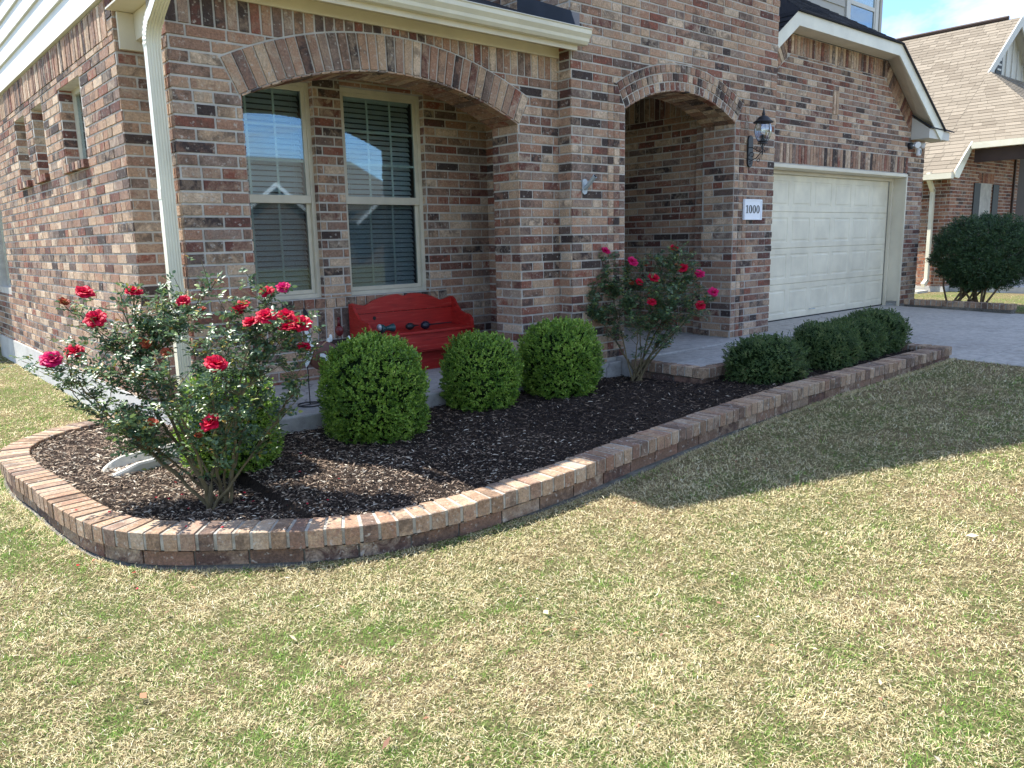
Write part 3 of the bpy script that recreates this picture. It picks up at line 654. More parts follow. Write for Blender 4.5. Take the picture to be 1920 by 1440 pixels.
for i in range(7, len(secs)):
    a = min(1, (i - 7) / 13) * R(62); c_ = Vector(secs[i][0]); rings_[i] = [tuple(c_ + Matrix.Rotation(a, 3, 'X') @ (Vector(p) - c_)) for p in rings_[i]]
mb.add([p for r_ in rings_ for p in r_], [(i * n + j, i * n + (j + 1) % n, (i + 1) * n + (j + 1) % n, (i + 1) * n + j) for i in range(len(secs) - 1) for j in range(n)])
part(mb, 'downspout', M['gutter'])

# --- garage wing
fg = Frame((0, YG, 0), (1, 0, 0), (0, -1, 0)); mb = MB(); GX1 = 13.93; GO = (8.46, 13.335, -2, .915)
ZT = 2.535; bl_, br_ = 9.62, 12.42      # brick top edge, its two bends
def rake(x): return ZT if bl_ <= x <= br_ else (ZT - (bl_ - x) * .72 if x < bl_ else ZT - (x - br_) * .70)
mb.add([fg.p(8.1, -1.25), fg.p(8.46, -1.25), fg.p(8.46, .915), fg.p(8.1, .915)], [(0, 1, 2, 3)]); mb.add([fg.p(13.335, -1.25), fg.p(GX1, -1.25), fg.p(GX1, .915), fg.p(13.335, .915)], [(0, 1, 2, 3)])
mb.add([fg.p(8.1, .915), fg.p(GX1, .915), fg.p(GX1, rake(GX1)), fg.p(br_, ZT), fg.p(bl_, ZT), fg.p(8.1, rake(8.1))], [(0, 1, 2, 3, 4, 5)])
mb.add([(GX1, YG, -1.25), (GX1, YG + 1.2, -1.25), (GX1, YG + 1.2, 2), (GX1, YG, 1.6)], [(0, 1, 2, 3)])
sl = .70; nn = math.hypot(sl, 1)
inL = (.72 / 1.2323, -1 / 1.2323 * -1 * -1, 0)
def below(slope_sign, x0, drop):
    # keep points below the line through (x0, ZT) with given slope, moved down by drop (measured square to it)
    k_ = .70 if slope_sign < 0 else .72
    if slope_sign < 0: a, b = -k_, -1.0            # right rake: z <= ZT - k(x-x0)
    else: a, b = k_, -1.0                          # left rake:  z <= ZT + k(x-x0)
    L = math.hypot(a, b); a /= L; b /= L
    return (a, b, a * x0 + b * ZT + drop)
hv = [below(-1, br_, .255), below(1, bl_, .255), (0, -1, -(ZT - .25) )]
running(mb, fg, 8.1, GX1 + .007, -1.25, ZT, [(8.46, 13.335, -3, 1.185), (10.83, 10.985, 1.63, 1.96)], halves=hv, seed=21)
soldiers(mb, fg, 8.46, 13.335, .925, 1.185, .0765)
soldiers(mb, fg, 10.83, 10.985, 1.63, 1.96, .077, h=.02)
soldiers(mb, fg, bl_, br_, ZT - .25, ZT, .0765, halves=[(1, -.0, -99)])
for sgn, x0, n_ in ((1, br_, 27), (-1, bl_, 22)):       # bricks set square to the two rakes
    k_ = .70 if sgn > 0 else .72; L = math.hypot(1, k_); du, dv = sgn / L, -k_ / L; nu, nv = -sgn * k_ / L, -1 / L
    for i in range(n_):
        a, b = i * CH + .028 + MJ / 2, (i + 1) * CH + .028 - MJ / 2
        q = [(x0 + du * a, ZT + dv * a), (x0 + du * b, ZT + dv * b), (x0 + du * b + nu * .245, ZT + dv * b + nv * .245), (x0 + du * a + nu * .245, ZT + dv * a + nv * .245)]
        if area(q) < 0: q = q[::-1]
        q = clip(q, 1, 0, 8.1); 
        if len(q) > 2: q = clip(q, -1, 0, -GX1)
        if len(q) > 2: q = clip(q, sgn, 0, sgn * (x0 + sgn * .005))
        if len(q) > 2 and area(q) > 4e-4: brick(mb, fg, q, .007 + random.uniform(-.001, .003))
part(mb, 'brick_wall', BM)
mb = MB(); mb.box((13.40, YG - .012, -1.3), (GX1 + .03, YG - .009 + .3, -1.17)); part(mb, 'foundation', M['conc_found'])
# door frame, door with four rows of eight raised panels
mb = MB(); x0, x1, zt = 8.46, 13.335, .915
mb.box((x0, YG - .018, zt - .045), (x1, YG + .02, zt - .001)); mb.box((x1 - .035, YG - .018, -1.2), (x1 - .001, YG + .02, zt - .046)); mb.box((x0 + .001, YG - .018, -1.2), (x0 + .035, YG + .02, zt - .046))
mb.box((x0 + .002, YG + .021, zt - .055), (x1 - .002, YG + .25, zt - .03)); mb.box((x1 - .028, YG + .021, -1.12), (x1 - .003, YG + .25, zt - .056)); mb.box((x0 + .003, YG + .021, -1.2), (x0 + .028, YG + .25, zt - .056))
mb.box((x1 - .075, YG + .19, -1.2), (x1 - .029, YG + .235, zt - .056)); mb.box((x0 + .03, YG + .19, zt - .10), (x1 - .08, YG + .235, zt - .057))
part(mb, 'door_frame', M['trim'], bevel=.003)
mb = MB(); xa, xb = x0 + .03, x1 - .08; za, zb = -1.185, zt - .10; YD_ = YG + .25
sh = (zb - za) / 4
def panel(mb, x0, x1, z0, z1, y):
    """a stamped panel: a shallow moat round a raised field"""
    L = [(0, 0), (.010, .006), (.030, .006), (.044, .001)]
    rings = [[(x0 + d, y + w, z0 + d), (x1 - d, y + w, z0 + d), (x1 - d, y + w, z1 - d), (x0 + d, y + w, z1 - d)] for d, w in L]
    vs = [p for r_ in rings for p in r_]; fs_ = [(i * 4 + j, i * 4 + (j + 1) % 4, (i + 1) * 4 + (j + 1) % 4, (i + 1) * 4 + j) for i in range(3) for j in range(4)] + [(12, 13, 14, 15)]
    mb.add(vs, fs_)
for r_ in range(4):
    z0_, z1_ = za + r_ * sh + .004, za + (r_ + 1) * sh - .004; cw = (xb - xa) / 8
    xs = [xa]; zs_a, zs_b = z0_ + .075, z1_ - .075
    # face of the section around its panels
    mb.add([(xa, YD_, z0_), (xb, YD_, z0_), (xb, YD_, zs_a), (xa, YD_, zs_a)], [(0, 1, 2, 3)]); mb.add([(xa, YD_, zs_b), (xb, YD_, zs_b), (xb, YD_, z1_), (xa, YD_, z1_)], [(0, 1, 2, 3)])
    e = xa
    for c_ in range(8):
        a, b = xa + c_ * cw + .05, xa + (c_ + 1) * cw - .05
        mb.add([(e, YD_, zs_a), (a, YD_, zs_a), (a, YD_, zs_b), (e, YD_, zs_b)], [(0, 1, 2, 3)]); panel(mb, a, b, zs_a, zs_b, YD_); e = b
    mb.add([(e, YD_, zs_a), (xb, YD_, zs_a), (xb, YD_, zs_b), (e, YD_, zs_b)], [(0, 1, 2, 3)])
    mb.add([(xa, YD_, z1_), (xb, YD_, z1_), (xb, YD_ + .012, z1_ + .003), (xa, YD_ + .012, z1_ + .003), (xb, YD_, z1_ + .008), (xa, YD_, z1_ + .008)], [(0, 1, 2, 3), (3, 2, 4, 5)])
mb.box((xa, YD_ + .02, za), (xb, YD_ + .04, zb))
gd = part(mb, 'garage_door', M['garage_paint'])
mb = MB(); mb.box((xa, YD_ - .01, za - .03), (xb, YD_ + .02, za + .006)); mb.build('door_seal', M['dark'], gd)
mb = MB(); hx = (xa + xb) / 2 + .1; mb.tube([(hx - .07, YD_ - .002, za + .10), (hx - .06, YD_ - .03, za + .10), (hx + .06, YD_ - .03, za + .10), (hx + .07, YD_ - .002, za + .10)], .006); mb.build('door_handle', M['galv'], gd)
# fascia, soffit, roof of the garage gable
YF = 5.42; mb = MB(); fz = 2.515; fh = .165
pk = [(8.05, fz - (9.36 - 8.05) * .72), (9.36, fz), (12.13, fz), (13.78, fz - (13.78 - 12.13) * .655)]
up = [(8.05, pk[0][1] + fh * 1.2), (9.30, fz + fh), (12.19, fz + fh), (13.87, pk[3][1] + fh * 1.05)]
for i in range(3):
    a, b, c_, d = pk[i], pk[i + 1], up[i + 1], up[i]
    mb.prism([(a[0], YF, a[1]), (b[0], YF, b[1]), (c_[0], YF, c_[1]), (d[0], YF, d[1])], (0, 0, 0), (0, .022, 0))
part(mb, 'fascia', M['gutter'])
mb = MB(); sk = [(8.11, rake(8.11) + .0), (bl_, ZT), (br_, ZT), (13.9, rake(13.9))]
for i in range(3):
    a, b = pk[i], pk[i + 1]; c_, d = sk[i + 1], sk[i]
    mb.add([(a[0], YF + .02, a[1] + .01), (b[0], YF + .02, b[1] + .01), (c_[0], YG - .006, c_[1] + .005), (d[0], YG - .006, d[1] + .005)], [(0, 1, 2, 3)])
part(mb, 'soffit', M['trim'])
def shingles(mb, P00, P10, P01, P11, exp=.145, wid=.30, th=.006, mi=0, seed=0, clips=()):
    """rows of separate shingle tabs over the quad P00-P10 (eave) to P01-P11 (top)"""
    rs = random.Random(seed); P00, P10, P01, P11 = map(Vector, (P00, P10, P01, P11)); H = ((P01 - P00).length + (P11 - P10).length) / 2; n = max(1, round(H / exp)); Nn = (P10 - P00).cross(P01 - P00).normalized()
    if Nn.z < 0: Nn = -Nn
    for i in range(n):
        t0, t1 = i / n, (i + 1) / n; A = P00.lerp(P01, t0); B = P10.lerp(P11, t0); C_ = P10.lerp(P11, t1); D = P00.lerp(P01, t1); L = (B - A).length
        if L < .05: continue
        x = -rs.random() * wid
        while x < L:
            w = wid * rs.choice((.6, 1, 1, 1.4)); a, b = max(0, x) / L, min(L, x + w) / L; x += w
            if b - a < .01: continue
            g_ = .0045 / L; hh = Nn * (th + rs.random() * .004)
            q = [A.lerp(B, a + g_), A.lerp(B, b - g_), D.lerp(C_, b - g_), D.lerp(C_, a + g_)]
            mb.add([q[0] + hh, q[1] + hh, q[2] + Nn * .001, q[3] + Nn * .001, q[0], q[1]], [(0, 1, 2, 3), (4, 5, 1, 0), (5, 2, 1), (4, 0, 3)], mi)
mb = MB(); o_ = -.03; U = [(u[0], YF + o_, u[1] + .004) for u in up]; RX, RY, RZ = 10.74, 6.98, up[1][1] + 1.02
RB = (RX, 9, RZ)
mb.add([U[1], U[2], (RX, RY, RZ), U[0], (8.05, 9, U[0][2]), RB, U[3], (13.87, 9, U[3][2])], [(0, 1, 2), (3, 0, 2, 5, 4), (1, 6, 7, 5, 2)], 0)
shingles(mb, U[1], U[2], (RX - .02, RY, RZ), (RX + .02, RY, RZ), seed=1); shingles(mb, U[0], (8.05, 7.1, U[0][2]), U[1], (9.30, 7.1, U[1][2]), seed=2)
mb.prism([U[2], U[3], (U[3][0] + .02, YF + o_, U[3][2] - .03), (U[2][0] + .0, YF + o_, U[2][2] - .02)], (0, 0, 0), (0, .3, 0))
mb.prism([U[1], U[2], (U[2][0], YF + o_, U[2][2] - .012), (U[1][0], YF + o_, U[1][2] - .012)], (0, 0, 0), (0, .05, 0))
part(mb, 'roof', M['shingle_dark'])
# boxed eave return at the right foot of the gable
mb = MB(); xa, xb, yf = 13.37, 14.15, 5.443
mb.add([(xa, YG - .01, 1.455), (xa, yf, 1.455), (xa, yf, 1.60), (xa, YG - .01, 1.80), (xb, yf, 1.455), (xb, yf, 1.59), (xb, YG, 1.455), (xb, YG, 1.70)], [(0, 3, 2, 1), (1, 2, 5, 4), (0, 1, 4, 6), (4, 5, 7, 6)]); part(mb, 'eave_return', M['trim_grey'])
mb = MB(); mb.prism([(xa - .02, yf - .03, 1.60), (xb + .12, yf - .03, 1.585), (xb + .12, YG, 1.72), (xa - .02, YG, 1.83)], (0, 0, 0), (0, 0, .018)); part(mb, 'roof', M['shingle_dark'])
# second storey over the garage
mb = MB(); z = 1.9; Y2 = 6.6
while z < 4.6:
    mb.add([(8.1, Y2 - .022, z), (12.69, Y2 - .022, z), (12.69, Y2 - .004, z + .18), (8.1, Y2 - .004, z + .18), (8.1, Y2, z), (12.69, Y2, z)], [(0, 1, 2, 3), (4, 5, 1, 0)]); z += .18
mb.box((8.1, Y2, 1.9), (13.9, Y2 + .2, 4.9)); mb.box((13.86, Y2 - .03, 1.9), (13.94, Y2 + .06, 4.6)); mb.box((13.80, Y2 - .012, 1.9), (13.858, Y2 - .001, 4.6)); part(mb, 'siding', M['siding_tan'])
mb = MB(); wx0, wx1, wz0 = 12.72, 13.80, 3.30; Yw = Y2 - .035
mb.box((wx0, Yw, wz0 - .1), (wx0 + .10, Y2 - .001, 4.6)); mb.box((wx1 - .10, Yw, wz0 - .1), (wx1, Y2 - .001, 4.6)); mb.box((wx0 + .1, Yw, wz0 - .1), (wx1 - .1, Y2 - .001, wz0))
mb.box((wx0 + .10, Yw + .008, wz0), (wx0 + .14, Y2 - .001, 4.6)); mb.box((wx1 - .14, Yw + .008, wz0), (wx1 - .1, Y2 - .001, 4.6)); mb.box((wx0 + .14, Yw + .006, 3.50 + .1), (wx1 - .14, Y2 - .001, 3.66))
w2 = part(mb, 'window', M['trim_grey'])
mb = MB(); mb.box((wx0 + .14, Yw + .02, wz0), (wx1 - .14, Yw + .024, 4.6)); mb.build('pane', M['glass'], w2)
mb = MB(); mb.box((wx0 + .14, Y2 - .008, 3.66), (wx1 - .14, Y2 - .003, 4.6)); mb.build('blind', M['blind'], w2)
mb = MB(); mb.box((wx0 + .14, Y2 - .008, wz0), (wx1 - .14, Y2 - .003, 3.60)); mb.build('room', M['room'], w2)

# --- slabs
mb = MB(); mb.box((XW - .01, 4.86, -1.6), (5.50, YB + .005, -1.128)); part(mb, 'porch_slab', M['slab'], bevel=.012)
mb = MB(); mb.box((5.505, 4.765, -1.6), (XT1, 7.4, -1.102)); part(mb, 'entry_slab', M['slab'], bevel=.012)

# ------------------------------------------------------------------ ground levels
def drive_z(X, Y): return -1.2 - .02 * (5.73 - Y)
def lawn_z(X, Y):
    X = np.asarray(X, float); Y = np.asarray(Y, float)
    tt = np.clip((X - 1.2) / 7.1, 0, 1); dz = -1.2 - .02 * (5.73 - np.maximum(Y, -9)) - .01
    z = -1.47 + tt * (dz + 1.47)
    far = np.clip((X - 13.4) / 3, 0, 1); z = z * (1 - far) + far * (-1.33)
    return z + .012 * (fbm(X, Y, .9, 3) - .5)
TOPX = [(-9, -1.292), (1.2, -1.292), (2.0, -1.288), (2.5, -1.262), (3.5, -1.21), (5.5, -1.172), (8.4, -1.13), (20, -1.13)]
def cap_z(X): return np.interp(X, [p[0] for p in TOPX], [p[1] for p in TOPX])
def mulch_z(X, Y):
    X = np.asarray(X, float); Y = np.asarray(Y, float)
    f = cap_z(X) - .03; back = np.where(X > 1.6, np.interp(X, [1.6, 4.6, 5.4, 8.4], [-1.235, -1.24, -1.275, -1.25]), -1.315); tt = np.clip((Y - 3.0) / 1.8, 0, 1) ** .8
    return f * (1 - tt) + back * tt + .03 * (fbm(X, Y, 2.2, 9) - .5)
# outer foot of the brick edging, from the house side wall round to the driveway
OUT = [(1.62, 6.80), (1.40, 6.66), (1.15, 6.56), (.93, 6.40), (.76, 6.20), (.665, 5.92), (.645, 5.5), (.68, 5.05), (.715, 4.5), (.77, 4.10), (.87, 3.84), (1.01, 3.66), (1.19, 3.50), (1.36, 3.36), (1.54, 3.225), (1.75, 3.11), (2.0, 3.03), (2.3, 2.975), (2.65, 2.95), (3.05, 2.95), (3.6, 2.985), (4.2, 3.035), (4.9, 3.08), (5.7, 3.10), (6.5, 3.09), (7.4, 3.065), (8.36, 3.05)]
def spline(P, step):
    P = np.array(P, float); out = []
    for i in range(len(P) - 1):
        p0 = P[max(i - 1, 0)]; p1 = P[i]; p2 = P[i + 1]; p3 = P[min(i + 2, len(P) - 1)]
        for k in range(20): u = k / 20; out.append(.5 * ((2 * p1) + (-p0 + p2) * u + (2 * p0 - 5 * p1 + 4 * p2 - p3) * u * u + (-p0 + 3 * p1 - 3 * p2 + p3) * u ** 3))
    out.append(P[-1]); out = np.array(out); L = np.concatenate([[0], np.cumsum(np.linalg.norm(np.diff(out, axis=0), axis=1))])
    n = int(round(L[-1] / step)); s = np.linspace(0, L[-1], n + 1)
    return np.stack([np.interp(s, L, out[:, 0]), np.interp(s, L, out[:, 1])], 1)
def offs(P, d):
    T = np.gradient(P, axis=0); T /= np.linalg.norm(T, axis=1)[:, None]; Nn = np.stack([-T[:, 1], T[:, 0]], 1); return P + Nn * d
FINE = spline(OUT, .02)
def edging(name, path, zfun, top_of, label, cat, group=None, width=.16, hc=.085, courses=1, capin=1):
    """rowlock cap on stretcher courses, along a path; the bed lies on its left"""
    root = empty(name, (float(path[0][0]), float(path[0][1]), float(zfun(path[0][0], path[0][1]))), label, cat, group)
    FN = offs(path, width); FO = offs(path, -.012); L = np.concatenate([[0], np.cumsum(np.linalg.norm(np.diff(path, axis=0), axis=1))])
    ev = lambda A, s: np.array([np.interp(s, L, A[:, 0]), np.interp(s, L, A[:, 1])])
    mb = MB(); n = max(2, int(round(L[-1] / .0835))); pitch = L[-1] / n; path_b = path.copy(); path_b[0] += (path[1] - path[0]) * .2; path_b[-1] += (path[-2] - path[-1]) * .2; rs = random.Random(5)
    for i in range(n):
        g0 = rs.uniform(.006, .010); s0, s1 = i * pitch + (g0 if i else 0), (i + 1) * pitch - (rs.uniform(.006, .010) if i < n - 1 else 0); dz = rs.uniform(-.003, .003); dn = rs.uniform(-.003, .003)
        a, b, c_, d = ev(FO, s0), ev(FO, s1), ev(FN, s1), ev(FN, s0); mid = ev(path, (s0 + s1) / 2); zt = float(top_of(mid[0], mid[1])) + dz
        n_ = (d - a) / np.linalg.norm(d - a) * dn; q = [a + n_, b + n_, c_, d]; e = .004; cen = sum(q) / 4
        lo = [(p[0], p[1], zt - hc) for p in q]; md = [(p[0], p[1], zt - e) for p in q]; hi = [(*(p + (cen - p) / np.linalg.norm(cen - p) * e * 1.4), zt) for p in q]
        mb.add(lo + md + hi, [(8, 9, 10, 11)] + [(j, (j + 1) % 4, 4 + (j + 1) % 4, 4 + j) for j in range(4)] + [(4 + j, 4 + (j + 1) % 4, 8 + (j + 1) % 4, 8 + j) for j in range(4)], 1)
    # mortar body
    m_o, m_i = offs(path_b, -.0065), offs(path_b, width - .006); K = len(path_b)
    vs = []; 
    for j in range(K): 
        zt = float(top_of(*path_b[j])) - .005; vs += [(*m_o[j], zt - hc + .008), (*m_o[j], zt), (*m_i[j], zt), (*m_i[j], zt - hc - .09)]
    fs_ = [(j * 4 + e, j * 4 + e + 1, (j + 1) * 4 + e + 1, (j + 1) * 4 + e) for j in range(K - 1) for e in range(3)] + [(3, 2, 1, 0), tuple((K - 1) * 4 + e for e in range(4))]
    mb.add(vs, fs_, 0); mb.build('cap', [M['mortar_grey'], M['brick_cap']], root)
    mb = MB(); sp = .254
    for k in range(courses):
        so = sp / 2 * (k % 2); i = 0
        while so + (i - 1) * sp < L[-1]:
            s0, s1 = max(0, so + (i - 1) * sp + .005), min(L[-1], so + i * sp - .005); i += 1
            if s1 - s0 < .03: continue
            m_ = 6; o_ = .006 + rs.uniform(-.002, .002)
            top = []; bot = []; ti = []; bi = []
            OB = offs(path, .004 + o_)
            for q in range(m_ + 1):
                s = s0 + (s1 - s0) * q / m_; p = ev(OB, s); pi = ev(FN, s); zt = float(top_of(*ev(path, s))) - hc - .010 - k * .078
                top.append((*p, zt)); bot.append((*p, zt - .067))
                ti.append((*(p + (pi - p) * .1), zt)); bi.append((*(p + (pi - p) * .1), zt - .067))
            V = bot + top + ti; N1 = m_ + 1
            f = [(q, q + 1, N1 + q + 1, N1 + q) for q in range(m_)] + [(N1 + q, N1 + q + 1, 2 * N1 + q + 1, 2 * N1 + q) for q in range(m_)]
            V = V + bi; f += [(0, N1, 2 * N1, 3 * N1), (m_, 3 * N1 + m_, 2 * N1 + m_, N1 + m_)]
            mb.add(V, f, 1)
    vs = []; b_o = offs(path_b, .018); b_f = offs(path_b, -.004)
    for j in range(K):
        zt = float(top_of(*path_b[j])) - hc; zf = zt - .01 - courses * .078
        vs += [(*b_f[j], zf - .25), (*b_f[j], zf), (*b_o[j], zf + .002), (*b_o[j], zt), (*m_i[j], zt), (*m_i[j], zf - .25)]
    mb.add(vs, [(j * 6 + e, j * 6 + e + 1, (j + 1) * 6 + e + 1, (j + 1) * 6 + e) for j in range(K - 1) for e in range(5)] + [(5, 4, 3, 2, 1, 0), tuple((K - 1) * 6 + e for e in range(6))], 0)
    mb.build('base', [M['foot_mortar'], M['brick_base']], root); return root
edging('brick_edging', FINE, lawn_z, lambda x, y: cap_z(x), 'curved low brick edging with upright capping round the mulch bed', 'garden edging')
endp = spline([(8.36, 3.05), (8.37, 3.24)], .02)
# short return at the driveway end
edging('brick_edging', spline([(8.372, 3.24), (8.372, 3.6), (8.372, 4.05)], .02), lawn_z, lambda x, y: -1.132, 'short straight brick edging between the mulch bed and the driveway', 'garden edging')
edging('brick_edging', spline([(13.50, 5.64), (13.47, 4.9), (13.40, 4.02)][::-1], .02), lambda x, y: -1.24, lambda x, y: -1.085 - .005 * (5.7 - y), 'straight low brick edging beyond the driveway, below the tall round shrub', 'garden edging', courses=1)

# terrain: one sheet out to the horizon
def axis(a, b, c, d, fine, coarse): return np.concatenate([-np.geomspace(1, abs(a - b) + 1, coarse)[::-1] + 1 + b, np.linspace(b, c, fine)[1:-1], np.geomspace(1, d - c + 1, coarse) - 1 + c])
xs = axis(-400, -4, 24, 400, 150, 14); ys = axis(-400, -4, 16, 400, 110, 14)
GX, GY = np.meshgrid(xs, ys, indexing='ij'); GZ = lawn_z(GX, GY)
inside = (GX > 1.9) & (GX < 13.2) & (GY > 3.6) & (GY < 16); GZ = np.where(inside, -1.75, GZ)
inb = (GX > .95) & (GX <= 1.9) & (GY > 4.0) & (GY < 6.3); GZ = np.where(inb, -1.6, GZ)
V = np.stack([GX, GY, GZ], -1).reshape(-1, 3); nx, ny = len(xs), len(ys)
I = np.arange(nx * ny).reshape(nx, ny); Q = np.stack([I[:-1, :-1], I[1:, :-1], I[1:, 1:], I[:-1, 1:]], -1).reshape(-1, 4)
g = indexed('ground', V, Q, M['thatch'], smooth=True); g['kind'] = 'structure'
# driveway with saw-cut joints
mb = MB(); DX0, DX1 = 8.42, 13.34; cuts = [YG + .27, 2.86, -.2, -3.3, -6.4]; mx = 10.9
for i in range(len(cuts) - 1):
    for a, b in ((DX0, mx - .006), (mx + .006, DX1)):
        y1, y0 = cuts[i] - (.006 if i else 0), cuts[i + 1] + .006; e = .006
        vs = [(a, y0, drive_z(0, y0) - e), (b, y0, drive_z(0, y0) - e), (b, y1, drive_z(0, y1) - e), (a, y1, drive_z(0, y1) - e), (a + e, y0 + e, drive_z(0, y0)), (b - e, y0 + e, drive_z(0, y0)), (b - e, y1 - e, drive_z(0, y1)), (a + e, y1 - e, drive_z(0, y1))]
        lo = [(a, y0, -1.7), (b, y0, -1.7), (b, y1, -1.7), (a, y1, -1.7)]
        mb.add(vs + lo, [(4, 5, 6, 7), (0, 1, 5, 4), (1, 2, 6, 5), (2, 3, 7, 6), (3, 0, 4, 7), (8, 9, 1, 0), (9, 10, 2, 1), (10, 11, 3, 2), (11, 8, 0, 3)])
mb.box((DX0, -6.4, -1.75), (DX1, YG, -1.30 - .21)); o = mb.build('driveway', M['drive']); o['kind'] = 'structure'
mb = MB(); mb.box((5.62, 4.345, -1.6), (8.40, 4.757, -1.118)); mb.box((5.62, 4.06, -1.6), (8.40, 4.333, -1.121)); mb.box((8.10, 4.765, -1.6), (8.41, 5.72, -1.16)); o = mb.build('walkway', M['slab'], bevel=.004); o['kind'] = 'structure'
edging('brick_edging', spline([(5.53, 4.80), (5.53, 4.075)], .02), lambda x, y: -1.28, lambda x, y: -1.112, 'brick edge on the near side of the entry landing, beside the thin rose bush', 'garden edging', width=.10)
lnd = edging('brick_edging', spline([(5.518, 3.965), (7.0, 3.965), (8.28, 3.965)], .02), lambda x, y: -1.28, lambda x, y: -1.112, 'long brick edge along the walkway behind the row of low shrubs', 'garden edging', width=.10)
mb = MB(); mb.box((5.512, 3.970, -1.5), (5.60, 4.088, -1.203)); mb.build('corner_brick', M['brick_base'], lnd, bevel=.004)
mb = MB(); mb.box((-60, -16, -1.69), (80, -8.2, -1.60)); o = mb.build('road', M['asphalt']); o['kind'] = 'structure'

# ------------------------------------------------------------------ mulch bed
def in_poly(x, y, P):
    c = np.zeros(x.shape, bool); n = len(P)
    for i in range(n):
        x1, y1 = P[i]; x2, y2 = P[(i + 1) % n]
        with np.errstate(divide='ignore', invalid='ignore'): k = ((y1 > y) != (y2 > y)) & (x < (x2 - x1) * (y - y1) / (y2 - y1 + 1e-12) + x1)
        c ^= k
    return c
inner = offs(FINE, .15)[::6]
BED = [tuple(p) for p in inner] + [(8.3, 3.2), (8.3, 4.0), (5.5, 4.0), (5.5, 4.88), (1.67, 4.88), (1.67, 6.8)]
OUTP = [tuple(p) for p in offs(FINE, -.02)[::6]] + [(8.5, 3.05), (8.5, 6.1), (1.66, 6.1), (1.66, 6.9)]
xs = np.arange(.7, 8.4, .035); ys = np.arange(3.0, 6.9, .035); GX, GY = np.meshgrid(xs, ys, indexing='ij')
BIG = [tuple(p) for p in offs(FINE, .09)[::6]] + [(8.34, 3.2), (8.34, 4.05), (5.56, 4.05), (5.56, 4.95), (1.69, 4.95), (1.69, 6.8)]
ok = in_poly(GX, GY, BIG); GZ = mulch_z(GX, GY) + .018 * (fbm(GX, GY, 18, 4) - .5)
I = np.arange(GX.size).reshape(GX.shape); Q = np.stack([I[:-1, :-1], I[1:, :-1], I[1:, 1:], I[:-1, 1:]], -1).reshape(-1, 4); okq = ok.ravel()[Q].all(1)
o = indexed('mulch_bed', np.stack([GX, GY, GZ], -1).reshape(-1, 3), Q[okq], M['mulch'], smooth=True); tag(o, kind='structure')
def rotmats(n, tilt, rng):
    az = rng.random(n) * 2 * np.pi; ti = np.abs(rng.normal(0, tilt, n)); tz = rng.random(n) * 2 * np.pi
    d = np.stack([np.cos(az) * np.cos(ti), np.sin(az) * np.cos(ti), np.sin(ti) * np.sign(rng.random(n) - .5)], 1)
    up = np.stack([np.cos(tz) * .35, np.sin(tz) * .35, np.ones(n)], 1); s = np.cross(d, up); s /= np.linalg.norm(s, axis=1)[:, None]; nn = np.cross(s, d); return d, s, nn
rng = np.random.default_rng(3); N = 175000
X = .7 + rng.random(N) * 7.7; Y = 2.95 + rng.random(N) ** 1.15 * 3.9; k = in_poly(X, Y, BED); X, Y = X[k], Y[k]
dist = np.hypot(X, Y); k = rng.random(len(X)) < np.clip((4.6 / dist) ** 1.6, .12, 1); X, Y, dist = X[k], Y[k], dist[k]; n = len(X)
d, s_, nn = rotmats(n, .28, rng); L = (.006 + rng.gamma(2.0, .0070, n)).clip(.006, .055) * (dist / 4.6).clip(.9, 1.6); Wd = L * rng.uniform(.14, .42, n); Wd = Wd.clip(.0018, .010)
C = np.stack([X, Y, mulch_z(X, Y) + .018 * (fbm(X, Y, 18, 4) - .5) + rng.uniform(0, .012, n)], 1)
a = d * L[:, None] / 2; b_ = s_ * Wd[:, None] / 2; h_ = nn * (Wd * .35)[:, None]
V = np.stack([C - a - b_, C + a - b_ * .4, C + a * .95 + b_, C - a + b_ * .7, C + h_ - a * .4, C + h_ + a * .4], 1).reshape(-1, 3)
base = np.arange(n)[:, None] * 6; Q = np.concatenate([base + np.array([0, 1, 5, 4]), base + np.array([3, 4, 5, 2]), base + np.array([1, 2, 5, 5])], 0)[:2 * n]
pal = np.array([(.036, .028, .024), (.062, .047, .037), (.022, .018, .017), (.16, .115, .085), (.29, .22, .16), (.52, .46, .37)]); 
sunlit_tone = np.clip(1.1 - (X - 1.2) / 2.2, 0, 1)  # more pale chips towards the left end: its sunlight is painted into their colour
pi = np.array([rng.choice(6, p=[.33, .29, .24, .10, .032, .008]) for _ in range(n)]); sunlit_chip = rng.random(n) < (.86 * sunlit_tone); pi = np.where(sunlit_chip, rng.choice([3, 3, 4, 4, 5, 1], n), pi)
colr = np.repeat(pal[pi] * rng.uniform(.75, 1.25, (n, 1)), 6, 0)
o = indexed('mulch_chips', V, Q, M['chips'], col=colr); tag(o, kind='stuff')

